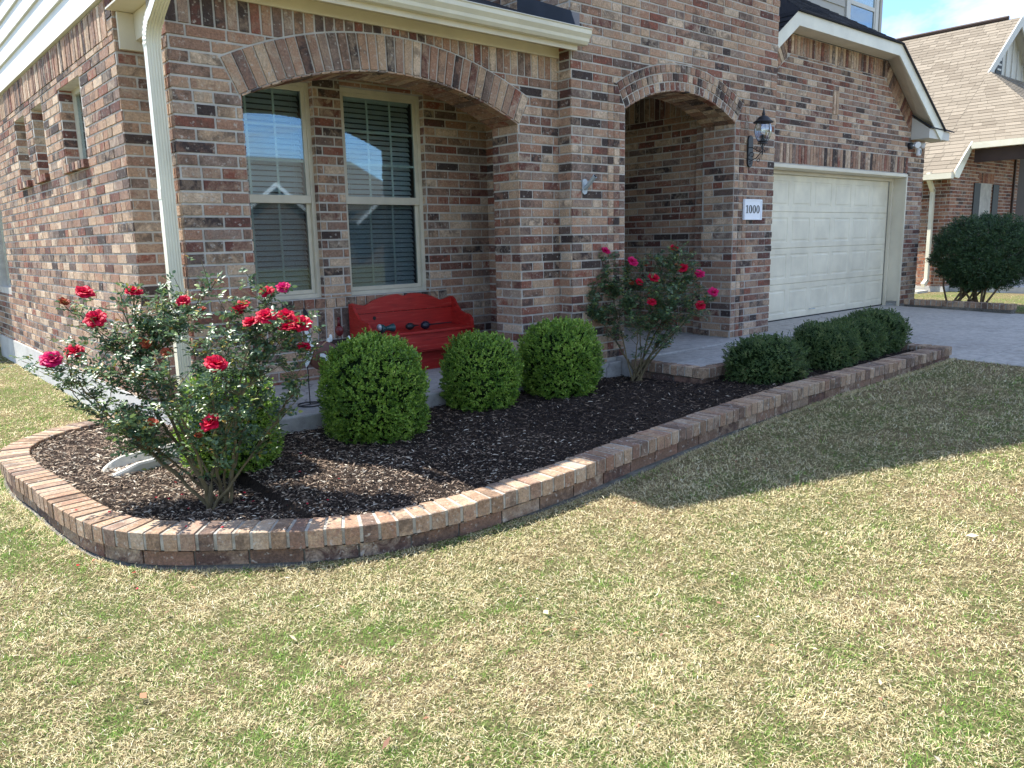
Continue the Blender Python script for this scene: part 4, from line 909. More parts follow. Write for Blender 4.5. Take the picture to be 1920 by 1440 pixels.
# ------------------------------------------------------------------ lawn
def on_lawn(X, Y):
    bad = in_poly(X, Y, OUTP) | ((X > 1.66) & (X < 13.4) & (Y > 5)) | ((X > 8.41) & (X < 13.52) & (Y > -6.5)) | (Y < -8)
    return ~bad
def blades(name, X, Y, zoff, seed, green_bias=0, scale=1.0):
    rng = np.random.default_rng(seed); n = len(X); dist = np.hypot(X, Y)
    Z = lawn_z(X, Y) + zoff
    g1 = fbm(X, Y, 1.9, 21); g2 = fbm(X, Y, 10.5, 31); gp = np.clip((g1 * .35 + g2 * .75 - .52) * 2.2 + .32 - .22 * np.clip((X - 2.6) / 1.2, 0, 1) * np.clip((Y - 1.5) / .8, 0, 1) * (green_bias == 0) + green_bias, .06, .85)
    # the lawn is straw coloured along the edging and greener to the left foreground
    gp = np.clip(gp + .16 * np.clip((1.9 - X) / 2, -.8, 1) * np.clip((3.2 - Y), 0, 1) - .25 * np.exp(-((Y - 2.75) / .4) ** 2) * (X > 1.5), .03, .9)
    tuft = fbm(X, Y, 34, 41); isg = rng.random(n) < np.clip(gp + (tuft - .5) * .5, .03, .92); brown = (~isg) & (rng.random(n) < .34)
    col = np.where(isg[:, None], np.array([.17, .30, .06]), np.array([.70, .61, .35])); col = np.where(brown[:, None], np.array([.36, .26, .145]), col)
    pale = (~isg) & (rng.random(n) < .16); col = np.where(pale[:, None], np.array([.84, .77, .54]), col)
    br = isg & (rng.random(n) < .25); col = np.where(br[:, None], np.array([.29, .45, .09]), col)
    col = col * rng.uniform(.75, 1.2, (n, 1))
    sc = np.clip(dist / 2.4, .9, 3.5) ** .75 * scale
    L = rng.uniform(.010, .030, n) * sc ** .6; W = rng.uniform(.0011, .0020, n) * sc
    flow = vnoise(X, Y, 2.6, 77) * 7; az = flow + rng.normal(0, 1.5, n)
    el = np.where(isg, rng.uniform(.35, 1.35, n), rng.uniform(-.1, .95, n)); dr = np.stack([np.cos(az) * np.cos(el), np.sin(az) * np.cos(el), np.sin(el)], 1)
    sd = np.stack([-np.sin(az), np.cos(az), rng.uniform(-.3, .3, n)], 1) * (W / 2)[:, None]
    L = L * (.55 + .9 * tuft); B = np.stack([X, Y, Z - .004 + rng.uniform(0, .014, n) * (~isg)], 1); bend = np.stack([rng.normal(0, .25, n), rng.normal(0, .25, n), -rng.uniform(.1, .6, n)], 1)
    M1 = B + dr * (L * .55)[:, None]; T = B + (dr + bend * .8) * L[:, None]; T[:, 2] = np.maximum(T[:, 2], Z - .002)
    V = np.stack([B - sd, B + sd, M1 + sd * .85, M1 - sd * .85, T], 1).reshape(-1, 3); base = np.arange(n)[:, None] * 5
    q = np.concatenate([base + np.array([0, 1, 2]), base + np.array([0, 2, 3]), base + np.array([3, 2, 4])], 0)
    shade = np.repeat(col, 5, 0)
    o = indexed(name, V, q, M['grass'], col=shade); tag(o, kind='stuff'); return o
rng = np.random.default_rng(17)
N = 4600000; az = rng.random(N) * 2 * np.pi; rr = 1.0 * (15.0 / 1.0) ** rng.random(N)
X = rr * np.cos(az); Y = rr * np.sin(az); keep = on_lawn(X, Y) & (X < 13.4) & (rng.random(N) < np.clip((fbm(X, Y, 26, 41) - .22) * 3.2, .45, 1))
P = np.stack([X, Y, lawn_z(X, Y)], 1); u, v, w = proj(P); vis = (u > -200) & (u < 2120) & (v < 1560); keep &= (w > .15) & (u > -1500) & (u < 3400) & (v < 2500) & (v > 400) & (vis | (rng.random(N) < .42))
X, Y = X[keep], Y[keep]
e_ = offs(FINE, -.028); q = rng.integers(0, len(e_), 16000); X = np.concatenate([X, e_[q, 0] + rng.normal(0, .014, 16000)]); Y = np.concatenate([Y, e_[q, 1] + rng.normal(0, .014, 16000) - .006])
blades('lawn_grass', X, Y, 0, 18)
# the greener strip of lawn on the far side of the house wall was covered above; the neighbour's lawn
N = 60000; X = 13.6 + rng.random(N) * 12; Y = 1 + rng.random(N) * 9; k = ~((X > 18.2) & (Y > 5.3)); blades('neighbour_lawn', X[k], Y[k], 0, 19, 1.4, 1.0)
# stray leaf litter and mortar crumbs
rng = np.random.default_rng(5); n = 420; az = R(49) + rng.uniform(-.75, .75, n); rr = 1.3 * 5 ** rng.random(n); X, Y = rr * np.cos(az), rr * np.sin(az); k = on_lawn(X, Y); X, Y = X[k], Y[k]; n = len(X)
d, s_, nn = rotmats(n, .3, rng); L = rng.uniform(.008, .030, n) * np.where(rng.random(n) < .12, 1.9, 1); Wd = L * rng.uniform(.25, .6, n); C = np.stack([X, Y, lawn_z(X, Y) + .022], 1)
V = np.stack([C - d * L[:, None] / 2, C - s_ * Wd[:, None] / 2 + nn * .002, C + d * L[:, None] / 2, C + s_ * Wd[:, None] / 2 + nn * .002], 1).reshape(-1, 3); I = np.arange(n)[:, None] * 4 + np.arange(4)
pal = np.array([(.38, .24, .14), (.5, .40, .27), (.22, .12, .08), (.50, .44, .33), (.30, .16, .09)]); o = indexed('leaf_litter', V, I, M['chips'], col=np.repeat(pal[rng.integers(0, 5, n)], 4, 0)); tag(o, kind='stuff')
n = 26; X = 1.25 + rng.normal(0, .38, n); Y = 3.85 + rng.normal(0, .30, n); d, s_, nn = rotmats(n, .3, rng); L = rng.uniform(.014, .024, n); Wd = L * .8; C = np.stack([X, Y, np.where(in_poly(X, Y, BED), mulch_z(X, Y) + .016, np.where(in_poly(X, Y, OUTP), cap_z(X) + .004, lawn_z(X, Y) + .022))], 1)
V = np.stack([C - d * L[:, None] / 2, C - s_ * Wd[:, None] / 2 + nn * .003, C + d * L[:, None] / 2, C + s_ * Wd[:, None] / 2 + nn * .003], 1).reshape(-1, 3); o = indexed('fallen_petals', V, np.arange(n)[:, None] * 4 + np.arange(4), M['petal']); tag(o, kind='stuff')

# ------------------------------------------------------------------ leaves
def leafquads(C, D, Nn, L, W, cup=.25):
    """six-sided folded leaves: base point C, direction D, normal Nn"""
    D = D / np.linalg.norm(D, axis=1)[:, None]; Sd = np.cross(D, Nn); Sd /= (np.linalg.norm(Sd, axis=1)[:, None] + 1e-9); Nn = np.cross(Sd, D)
    L = L[:, None]; W = W[:, None]
    b = C; m1 = C + D * L * .5; tp = C + D * L - Nn * L * .12
    l1 = C + D * L * .28 + Sd * W * .42 + Nn * W * cup; l2 = C + D * L * .68 + Sd * W * .40 + Nn * W * cup * .8
    r1 = C + D * L * .28 - Sd * W * .42 + Nn * W * cup; r2 = C + D * L * .68 - Sd * W * .40 + Nn * W * cup * .8
    V = np.stack([b, l1, l2, tp, r2, r1, m1], 1).reshape(-1, 3); n = len(C); B = np.arange(n)[:, None] * 7
    Q = np.concatenate([B + np.array([0, 6, 1, 1])[None][:, :4] * 0 + np.array([[0, 5, 4, 6]]), B + np.array([[0, 6, 2, 1]]), B + np.array([[6, 4, 3, 3]])[:, :4], B + np.array([[6, 3, 2, 2]])[:, :4]], 0)
    return V, Q
def leafmesh(name, C, D, Nn, L, W, mat, parent, cup=.25):
    V, Q = leafquads(C, D, Nn, L, W, cup); n = len(C)
    # drop duplicate-vertex quads by using triangles throughout
    T = np.concatenate([Q[:2 * n, [0, 1, 2]], Q[:2 * n, [0, 2, 3]], Q[2 * n:, [0, 1, 2]]], 0)
    return indexed(name, V, T, mat, parent, smooth=False)
def unit(v): return v / (np.linalg.norm(v, axis=-1, keepdims=True) + 1e-9)
def fib(n, rng):
    i = np.arange(n) + .5; ph = np.arccos(1 - 2 * i / n); th = np.pi * (1 + 5 ** .5) * i; return np.stack([np.cos(th) * np.sin(ph), np.sin(th) * np.sin(ph), np.cos(ph)], 1)
def lump(U, seed, amp, fr=2.6):
    return 1 + amp * (vnoise(U[:, 0] * 1.3 + 5, U[:, 1] * 1.3 + U[:, 2] * 1.9, fr, seed) - .5) * 2 + amp * .6 * (vnoise(U[:, 2] + 9, U[:, 0] - U[:, 1] * 1.2, fr * 2.6, seed + 3) - .5) * 2
def shrub(name, base, rx, ry, rz, label, cat, group, seed, nspr, leafL, leafW, matleaf, sink=.08, power=2.6, amp=.075, flat=.8, per=8, twig=True):
    """clipped bush: a smooth core, coloured as the inner shade, under a shell of leafy sprigs"""
    rng = np.random.default_rng(seed); root = empty(name, base, label, cat, group); c = np.array(base) + np.array([0, 0, rz - sink])
    def surf(U, k=1.0):
        e = power; q = (np.abs(U[:, 0]) ** e + np.abs(U[:, 1]) ** e + np.abs(U[:, 2]) ** e) ** (-1 / e)
        return U * (q * lump(U, seed, amp) * k)[:, None] * np.array([rx, ry, rz])
    U = fib(nspr, rng); U = unit(U + rng.normal(0, .03, U.shape)); dpt = 1 - np.abs(rng.normal(0, .085, nspr)) + rng.uniform(-.0, .045, nspr); gap = vnoise(U[:, 0] * 2 + 3, U[:, 1] * 2 + U[:, 2] * 2.3, 4.2, seed + 8)
    dpt = dpt - np.where(gap < .30, .10, 0); P = c + surf(U) * dpt[:, None]; k = P[:, 2] > base[2] - .01; P, U = P[k], U[k]; n = len(P)
    ax = unit(U * np.array([1 / rx, 1 / ry, 1 / rz]) * rx + np.array([0, 0, .45]) + rng.normal(0, .35, (n, 3)))
    Cs, Ds, Ns, Ls, Ws = [], [], [], [], []
    a1 = unit(np.cross(ax, np.array([.31, .2, .93]))); a2 = np.cross(ax, a1); sl = leafL * 2.2
    for j in range(per):
        th = j * 2.4 + rng.random(n) * .6; f = (j + .5) / per; r_ = np.cos(th)[:, None] * a1 + np.sin(th)[:, None] * a2
        Cs.append(P + ax * (sl * (f - .6)) ); Ds.append(unit(r_ * (1.15 - .8 * f) + ax * (.35 + .7 * f))); Ns.append(unit(ax * 1.0 - r_ * .5 + rng.normal(0, .25, (n, 3))))
        Ls.append(leafL * rng.uniform(.75, 1.2, n)); Ws.append(leafW * rng.uniform(.8, 1.2, n))
    leafmesh('foliage', np.concatenate(Cs), np.concatenate(Ds), np.concatenate(Ns), np.concatenate(Ls), np.concatenate(Ws), M[matleaf], root)
    V, F_ = [], []; nu, nv = 40, 26
    ph = np.linspace(.001, np.pi - .001, nv); thh = np.linspace(0, 2 * np.pi, nu, endpoint=False); A, Bb = np.meshgrid(ph, thh, indexing='ij')
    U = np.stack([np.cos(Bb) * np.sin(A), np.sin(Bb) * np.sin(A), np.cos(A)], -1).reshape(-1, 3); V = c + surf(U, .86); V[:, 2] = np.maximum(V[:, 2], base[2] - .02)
    Id = np.arange(nu * nv).reshape(nv, nu); Q = np.stack([Id[:-1], Id[1:], np.roll(Id, -1, 1)[1:], np.roll(Id, -1, 1)[:-1]], -1).reshape(-1, 4); indexed('shade_core', V, Q, M['box_core'], root, smooth=True)
    if twig:
        # stray shoots that have outgrown the clipping
        ns = 70; Us = unit(rng.normal(0, 1, (ns, 3)) + np.array([0, 0, .7])); B0 = c + surf(Us, 1.0); hh = rng.uniform(.015, .05, ns); Cs, Ds, Ns = [], [], []
        ax = unit(Us * .6 + np.array([0, 0, .9]) + rng.normal(0, .3, (ns, 3)))
        for j in range(8):
            a = rng.normal(0, 1, (ns, 3)); Cs.append(B0 + ax * (hh * j / 7)[:, None]); Ds.append(unit(ax * .8 + unit(a) * .8)); Ns.append(unit(rng.normal(0, 1, (ns, 3))))
        C_ = np.concatenate(Cs); leafmesh('shoots', C_, np.concatenate(Ds), np.concatenate(Ns), leafL * rng.uniform(.6, 1, len(C_)), leafW * rng.uniform(.6, 1, len(C_)), M[matleaf], root)['kind'] = 'stuff'
        mb = MB(); rs = random.Random(seed)
        for i in range(46):
            th = rs.uniform(0, 6.28); el = rs.uniform(-.3, 1.3); dd = Vector((math.cos(th) * math.cos(el) * rx, math.sin(th) * math.cos(el) * ry, math.sin(el) * rz)); p = Vector(c) + dd * rs.uniform(.70, .8); q = Vector(c) + dd * rs.uniform(.95, 1.08) + Vector((rs.uniform(-.03, .03),) * 3)
            mb.tube([p, (p + q) / 2 + Vector((rs.uniform(-.01, .01), rs.uniform(-.01, .01), 0)), q], [.0025, .002, .001], 4, cap=False)
        mb.build('twigs', M['bark'], root)['kind'] = 'stuff'
        mb = MB(); mb.tube([Vector(base) + Vector((0, 0, -.04)), Vector(base) + Vector((.01, .0, rz * .5)), Vector(base) + Vector((0, .01, rz))], [.022, .018, .01], 8); mb.build('stem', M['bark'], root)
    return root
# clipped boxwoods in front of the porch
BX = [((1.62, 4.46), .265, .29, .31, 'bright green clipped boxwood ball half hidden behind the large rose bush', 401),
      ((2.60, 4.46), .325, .325, .365, 'largest round clipped boxwood, in front of the red bench beside the large rose bush', 402),
      ((3.60, 4.60), .265, .27, .315, 'smallest round clipped boxwood, middle one in front of the red bench', 403),
      ((4.41, 4.57), .305, .31, .345, 'round clipped boxwood in front of the brick pier beside the thin rose bush', 404)]
for (x, y), rx, ry, rz, lab, sd in BX:
    shrub('boxwood', (x, y, float(mulch_z(x, y)) - .005), rx, ry, rz, lab, 'shrub', 'clipped boxwood balls along the porch', sd, int(3600 * (rx / .3) ** 2), .0175, .0115, 'box_leaf')
SHR = [((5.93, 3.62), .31, .30, .208, 'thin browning low shrub nearest the entry landing, first of the low row', 411),
       ((6.86, 3.58), .285, .27, .222, 'second low dark shrub from the entry landing, in the row by the garage', 412),
       ((7.50, 3.64), .27, .27, .212, 'third low dark shrub from the entry landing, partly hidden in the row', 413),
       ((8.02, 3.68), .30, .30, .235, 'last low dark shrub of the row, at the driveway end of the bed', 414)]
for (x, y), rx, ry, rz, lab, sd in SHR:
    shrub('low_shrub', (x, y, float(mulch_z(x, y)) - .005), rx, ry, rz, lab, 'shrub', 'low clipped shrubs in front of the garage', sd, 3000 if sd != 411 else 2200, .0165, .009, 'holly_leaf', sink=.04, amp=.09 if sd != 411 else .13, power=2.9, per=7)

# tall round shrub on bare stems by the neighbour's lawn
def tall_shrub():
    base = np.array([14.05, 5.02, -1.28]); root = empty('round_shrub', base, 'tall dark round shrub on bare stems beyond the driveway', 'shrub'); rng = np.random.default_rng(77)
    cc = np.array([14.22, 4.80, -.36]); rs = random.Random(3); mb = MB()
    for i in range(15):
        mb = MB(); b0 = Vector(base) + Vector((rs.uniform(-.22, .35), rs.uniform(-.35, .30), 0)); th = rs.uniform(0, 6.28); e = Vector(cc) + Vector((math.cos(th) * .5 * rs.random(), math.sin(th) * .6 * rs.random(), -.15)); mid = b0.lerp(e, .5) + Vector((rs.uniform(-.05, .05), rs.uniform(-.05, .05), 0))
        mb.tube([b0, mid, e], [.02, .015, .009], 7); mb.build('stem', M['bark'], root)
    n = 9000; U = unit(rng.normal(0, 1, (n, 3))); rad = rng.random(n) ** .33; rad = np.where(rng.random(n) < .7, rng.uniform(.8, 1.02, n), rad) * lump(U, 5, .12, 2.2)
    P = cc + U * rad[:, None] * np.array([.70, .74, .60]); P[:, 2] = np.maximum(P[:, 2], -.98 + rng.random(n) * .12); per = 6; Cs, Ds, Ns = [], [], []
    ax = unit(U + np.array([0, 0, .3]) + rng.normal(0, .5, (n, 3))); a1 = unit(np.cross(ax, np.array([.31, .2, .93]))); a2 = np.cross(ax, a1)
    for j in range(per):
        th = j * 2.4 + rng.random(n); f = j / per; r_ = np.cos(th)[:, None] * a1 + np.sin(th)[:, None] * a2; Cs.append(P + ax * .06 * (f - .5)); Ds.append(unit(r_ * (1.1 - .6 * f) + ax * (.3 + .6 * f))); Ns.append(unit(ax + rng.normal(0, .4, (n, 3))))
    C = np.concatenate(Cs); leafmesh('foliage', C, np.concatenate(Ds), np.concatenate(Ns), rng.uniform(.026, .042, len(C)), rng.uniform(.012, .018, len(C)), M['tree_leaf'], root)
tall_shrub()

# ------------------------------------------------------------------ roses
def rose_flower(mb, c, r, axis, rs, closed=.0):
    Q = Vector((0, 0, 1)).rotation_difference(Vector(axis)).to_matrix(); c = Vector(c); k = 0
    for ringi, (n, op, ln) in enumerate(((5, .22, .55), (6, .55, .75), (8, .95, .95), (9, 1.25, 1.05), (9, 1.5, 1.0))):
        op = op * (1 - closed)
        for j in range(n):
            th = 2 * math.pi * (j + .5 * (ringi % 2)) / n + rs.uniform(-.2, .2); o_ = op + rs.uniform(-.12, .12); L = r * ln * rs.uniform(.85, 1.12); W = r * .42 * rs.uniform(.85, 1.15)
            rad = Vector((math.cos(th), math.sin(th), 0)); tn = Vector((-math.sin(th), math.cos(th), 0)); up = Vector((0, 0, 1))
            d0 = rad * math.sin(o_ * .7) + up * math.cos(o_ * .7); d1 = rad * math.sin(o_ + .1) + up * math.cos(o_ + .1); d2 = rad * math.sin(o_ + .5) + up * math.cos(o_ + .5)
            nrm = tn.cross(d1); p0 = d0 * r * .08; p1 = p0 + d0 * L * .4; p2 = p1 + d1 * L * .35; p3 = p2 + d2 * L * .28
            vs = [p0, p1 - tn * W * .8 + nrm * W * .25, p1 + tn * W * .8 + nrm * W * .25, p2 - tn * W + nrm * W * .3, p2 + tn * W + nrm * W * .3, p3 - tn * W * .35, p3 + tn * W * .35, p1, p2, p3 + d2 * L * .06]
            mb.add([c + Q @ v for v in vs], [(0, 7, 1), (0, 2, 7), (1, 7, 8, 3), (7, 2, 4, 8), (3, 8, 9, 5), (8, 4, 6, 9)])
def rose_bush(base, flowers, tips, depth, label, seed, ncane, leafn, leafL, r_f, spread, k0=5):
    rs = random.Random(seed); rng = np.random.default_rng(seed); root = empty('rose_bush', base, label, 'rose bush', 'red rose bushes in the mulch bed'); B = Vector(base)
    ends = []
    for (px, py, dd) in tips: ends.append(Vector(at(px, py, depth + dd)))
    fl = [(Vector(at(px, py, depth + dd)), s, kd) for (px, py, dd, s, kd) in flowers]
    nodes = []; mains = []      # (point, direction, height fraction)
    order = sorted(range(len(ends)), key=lambda i: -abs((ends[i] - B).dot(Vector((.759, -.651, 0)))) + (0 if i % 2 else .3)); prim = set(order[:4] + order[4::3])
    for cnt, i in enumerate(sorted(range(len(ends)), key=lambda i: i not in prim)):
        e = ends[i]; mb = MB(); isp = i in prim
        if isp:
            b0 = B + Vector((rs.uniform(-1, 1) * spread, rs.uniform(-1, 1) * spread * .8, -.02)); r0 = rs.uniform(.007, .0125)
        else:
            cand = [(m_[k], k) for m_ in mains[:len(prim)] for k in range(3, 10) if m_[k].z < e.z - .12]; b0, kk = min(cand, key=lambda t: (t[0] - e).length * 1.0 + rs.random() * .12) if cand else (B, 2); r0 = .0052
        v = e - b0; wob = .045 if isp else .02
        mid = b0 + Vector((v.x * .34, v.y * .34, v.z * (.40 if isp else .3))) + Vector((rs.uniform(-1, 1), rs.uniform(-1, 1), 0)) * wob; m2 = b0 + Vector((v.x * .68, v.y * .68, v.z * .74)) + Vector((rs.uniform(-1, 1), rs.uniform(-1, 1), 0)) * wob
        pts = []
        for k in range(15):
            t = k / 14; a = (1 - t) ** 3; b = 3 * t * (1 - t) ** 2; c = 3 * t * t * (1 - t); d = t ** 3; p = b0 * a + mid * b + m2 * c + e * d; pts.append(p + Vector((rs.uniform(-1, 1), rs.uniform(-1, 1), rs.uniform(-1, 1))) * (.008 if k else 0))
        mb.tube(pts, [r0 * (1 - .74 * k / 14) for k in range(15)], 6, cap=False); mains.append(pts); lo_ = k0 if isp else max(2, k0 - 2)
        for k in range(lo_, 15): nodes.append((pts[k], (pts[k] - pts[k - 1]).normalized(), k / 14))
        for k in range(1, 13):
            for _ in range(2 if isp else 1):
                dirv = (pts[k + 1] - pts[k]).normalized(); sdv = dirv.cross(Vector((rs.uniform(-1, 1), rs.uniform(-1, 1), rs.uniform(-1, 1)))).normalized(); p = pts[k].lerp(pts[k + 1], rs.random()); mb.tube([p, p + sdv * .014 + Vector((0, 0, -.003))], [.0025, .0004], 4, cap=False)
        for k in range(lo_, 14):
            for _ in range(2):
                if rs.random() < .62:
                    L = rs.uniform(.06, .20); dirv = ((pts[min(k + 1, 14)] - pts[k]).normalized() * .4 + Vector((rs.uniform(-1, 1), rs.uniform(-1, 1), rs.uniform(-.4, .8)))).normalized(); p = pts[k]; q = p + dirv * L * .55; q2 = q + (dirv + Vector((rs.uniform(-.3, .3), rs.uniform(-.3, .3), .25))).normalized() * L * .45
                    mb.tube([p, q, q2], [.0028, .0021, .0013], 5, cap=False); nodes += [(p.lerp(q, .6), dirv, .5), (q, dirv, .6), (q.lerp(q2, .5), dirv, .8), (q2, dirv, .9)]
        mb.build('cane', M['rose_cane'], root)
    for (p, s, kd) in fl:       # every bloom sits on a shoot from the nearest cane
        best = min((pt for m_ in mains for pt in m_[6:]), key=lambda t: (t - p).length + (0.3 if t.z > p.z else 0)); mid = best.lerp(p, .5) + Vector((0, 0, -.02)); mb = MB(); mb.tube([best, mid, p + Vector((0, 0, -.008))], [.003, .0025, .002], 5, cap=False); mb.build('flower_stalk', M['rose_cane'], root)
        nodes += [(mid, (p - best).normalized(), .7), (best.lerp(p, .75), (p - best).normalized(), .8)] * 3
    P = np.array([n_[0] for n_ in nodes]); D = np.array([n_[1] for n_ in nodes]); idx = rng.integers(0, len(P), leafn)
    C0 = P[idx] + rng.normal(0, .014, (leafn, 3)); az = rng.random(leafn) * 6.283; pd = unit(D[idx] * .3 + np.stack([np.cos(az), np.sin(az), rng.uniform(-.25, .6, leafn)], 1)); up = unit(np.array([0, 0, 1.]) + rng.normal(0, .45, (leafn, 3))); sd = unit(np.cross(pd, up)); up = np.cross(sd, pd)
    Cs, Ds, Ns, Ls = [], [], [], []
    for (f, s, a) in ((.85, 0, 0), (.55, 1, 1.0), (.55, -1, 1.0), (.28, 1, 1.15), (.28, -1, 1.15)):
        dv = unit(pd * math.cos(a) + sd * (s * math.sin(a)) + rng.normal(0, .12, (leafn, 3))); Cs.append(C0 + pd * (leafL * 1.9 * f)); Ds.append(dv); Ns.append(unit(up + rng.normal(0, .25, (leafn, 3)))); Ls.append(leafL * rng.uniform(.7, 1.15, leafn) * (1.1 if s == 0 else .9))
    C = np.concatenate(Cs); L = np.concatenate(Ls); leafmesh('foliage', C, np.concatenate(Ds), np.concatenate(Ns), L, L * .66, M['rose_leaf'], root, .16)
    for (p, s, kd) in fl:
        mb = MB(); ax = Vector((-.25 + rs.uniform(-.35, .35), -.45 + rs.uniform(-.35, .35), .8)).normalized(); rose_flower(mb, p, r_f * s, ax, rs, .35 if kd == 'old' else 0)
        o = mb.build('flower', M[{'r': 'petal', 'p': 'petal_pink', 'old': 'petal_old'}[kd]], root)
        if kd == 'old': o['label'] = 'faded orange brown bloom'
    return root
D1 = 4.02
F1 = [(158, 551, .10, 1, 'r'), (180, 600, -.05, 1.1, 'r'), (250, 550, .0, .92, 'r'), (345, 566, .05, .75, 'r'), (97, 677, -.02, 1.12, 'p'), (141, 662, .05, 1.02, 'r'), (405, 685, -.30, 1.12, 'r'), (397, 795, -.32, 1.02, 'r'), (501, 549, .1, .8, 'r'), (531, 541, .12, .75, 'p'), (456, 573, .0, .7, 'r'), (446, 582, .03, .7, 'r'), (471, 607, -.08, .9, 'r'), (499, 595, -.08, 1, 'r'), (536, 595, -.02, .95, 'r'), (540, 617, -.07, 1.0, 'r'), (565, 608, -.02, 1.05, 'r'), (570, 652, -.05, .7, 'r'), (277, 648, .0, .75, 'old'), (312, 663, -.05, .6, 'old'), (120, 570, .1, .65, 'old'), (286, 795, -.2, .6, 'old'), (372, 820, -.2, .5, 'old'), (379, 583, .1, .5, 'old')]
T1 = [(110, 690, .0), (130, 745, -.05), (255, 815, -.2), (430, 770, -.3), (190, 700, -.15), (150, 590, .12), (200, 620, .0), (215, 560, .15), (250, 590, .05), (290, 600, .2), (320, 560, .1), (345, 600, -.05), (400, 540, .2), (430, 590, .0), (470, 640, -.15), (510, 545, .15), (530, 590, .05), (560, 600, .0), (575, 655, -.05), (560, 720, .1), (235, 800, -.22), (300, 700, -.25), (350, 640, -.2), (400, 710, -.32), (265, 690, .1), (500, 700, .15), (90, 700, .15), (330, 760, -.28), (440, 670, .2), (205, 770, .0)]
rose_bush((1.36, 3.98, float(mulch_z(1.36, 3.98))), F1, T1, D1, 'large sprawling red rose bush in the near sunlit end of the mulch bed', 51, 26, 2500, .029, .047, .075, 5)
D2 = 7.16
F2 = [(1135, 472, -.1, 1, 'p'), (1185, 492, -.1, 1.15, 'p'), (1263, 467, .1, .95, 'r'), (1225, 523, -.2, 1.15, 'r'), (1281, 505, 0, 1.1, 'r'), (1311, 515, .05, 1.05, 'p'), (1337, 549, 0, 1.05, 'p'), (1198, 530, -.05, .8, 'r'), (1183, 532, 0, .65, 'old'), (1221, 567, -.25, .9, 'r'), (1313, 574, -.05, 1.0, 'r'), (1209, 500, .1, .6, 'old')]
T2 = [(1100, 520, -.1), (1090, 545, .0), (1120, 490, .0), (1140, 500, .1), (1175, 500, .1), (1200, 490, .15), (1230, 485, .1), (1262, 480, .1), (1290, 500, .05), (1320, 540, .05), (1330, 560, .0), (1300, 580, -.1), (1260, 560, -.2), (1220, 550, -.25), (1180, 560, -.15), (1150, 540, .0), (1250, 520, -.1), (1280, 540, .0), (1200, 600, -.2), (1110, 580, -.1), (1310, 500, .15), (1240, 590, -.2)]
rose_bush((5.33, 4.56, float(mulch_z(5.33, 4.56))), F2, T2, D2, 'upright thin rose bush with red blooms in front of the arched entry', 52, 22, 2400, .028, .046, .07, 5)

# ------------------------------------------------------------------ red bench
def bench():
    x0, x1, yb, yf, zf = 3.31, 4.40, 6.03, 5.70, -1.128
    root = empty('bench', ((x0 + x1) / 2, (yb + yf) / 2, zf), 'worn red painted wooden storage bench with scalloped back on the porch', 'bench')
    m_ = M['bench']; zs = -.755; th = .022
    # scalloped back: two boards
    N = 48; top = []
    for i in range(N + 1):
        u = i / N; w = abs(u - .5) * 2        # 0 centre, 1 ends
        h = -.455 + .0
        if w < .12: h = -.462 + .018 * (w / .12) ** 1.5
        elif w < .62: h = -.444 - .045 * ((w - .12) / .5) ** 2
        elif w < .80: h = -.489 - .035 * math.sin((w - .62) / .18 * math.pi / 2)
        else: h = -.524 + .028 * (w - .8) / .2
        top.append((x0 + th + (x1 - x0 - 2 * th) * u, h))
    zj = -.595
    poly = [(p[0], yb - .03, p[1]) for p in top]; mb = MB(); mb.prism([(x0 + th, yb - .03, zj + .002), (x1 - th, yb - .03, zj + .002)] + poly[::-1], (0, 0, 0), (0, .022, 0)); mb.build('backrest', m_, root)
    mb = MB(); mb.box((x0 + th, yb - .03, zs), (x1 - th, yb - .008, zj - .002)); mb.build('backrest', m_, root)
    mb = MB(); mb.lathe((x0 + .23, yb - .031, zj - .045), [(.001, 0), (.016, 0), (.016, .004)], 12, axis=Matrix.Rotation(math.pi / 2, 3, 'X')); mb.build('knot', M['dark'], root)
    for xa in (x0, x1 - th):        # shaped side boards
        pr = [(yf - .01, zf), (yb, zf), (yb, -.505), (yb - .03, -.498), (yb - .07, -.520), (yb - .11, -.575), (yb - .16, -.625), (yb - .22, -.645), (yb - .27, -.650), (yf + .02, -.665), (yf - .01, -.70), (yf - .012, -.80), (yf - .0, -.93), (yf + .03, -1.0)]
        mb = MB(); mb.prism([(xa, p[0], p[1]) for p in pr], (0, 0, 0), (th, 0, 0)); mb.build('side_panel', m_, root)
    mb = MB(); mb.box((x0 + th, yf - .025, zs - .022), (x1 - th, yb - .032, zs)); mb.build('seat', m_, root, bevel=.004)
    mb = MB(); mb.box((x0 + th, yf, -.93), (x1 - th, yf + .02, zs - .024)); mb.build('front_panel', m_, root, bevel=.002)
    mb = MB(); mb.box((x0 + th, yf + .13, zf), (x1 - th, yf + .15, -.93)); mb.box((x0 + th, yf + .021, -.945), (x1 - th, yb - .03, -.93)); mb.build('base_panel', m_, root)
bench()
# things lying on the seat
def stake_light(c, ang, head, mat, ln, label, hr=.035):
    root = empty('stake_light', c, label, 'garden light'); c = Vector(c); d = Vector((math.cos(ang), math.sin(ang), 0)); Q = Vector((0, 0, 1)).rotation_difference(d).to_matrix()
    mb = MB(); mb.lathe(c, [(.004, -.05), (hr * .55, -.045), (hr, -.02), (hr * 1.05, 0), (hr * .9, .018), (hr * .4, .035), (.01, .05)], 18, axis=Q); mb.build('lamp_head', mat, root, smooth=False)
    mb = MB(); mb.tube([c + d * .05, c + d * ln], [.007, .004], 8); mb.build('stake', M['black_metal'], root)
stake_light((3.93, 5.78, -.718), R(4), 0, M['navy'], .30, 'dark round-headed garden light lying at the middle of the red bench seat', .036)
stake_light((3.80, 5.83, -.721), R(8), 0, M['black_metal'], .10, 'smaller dark round garden light lying left of its twin on the red bench', .030)
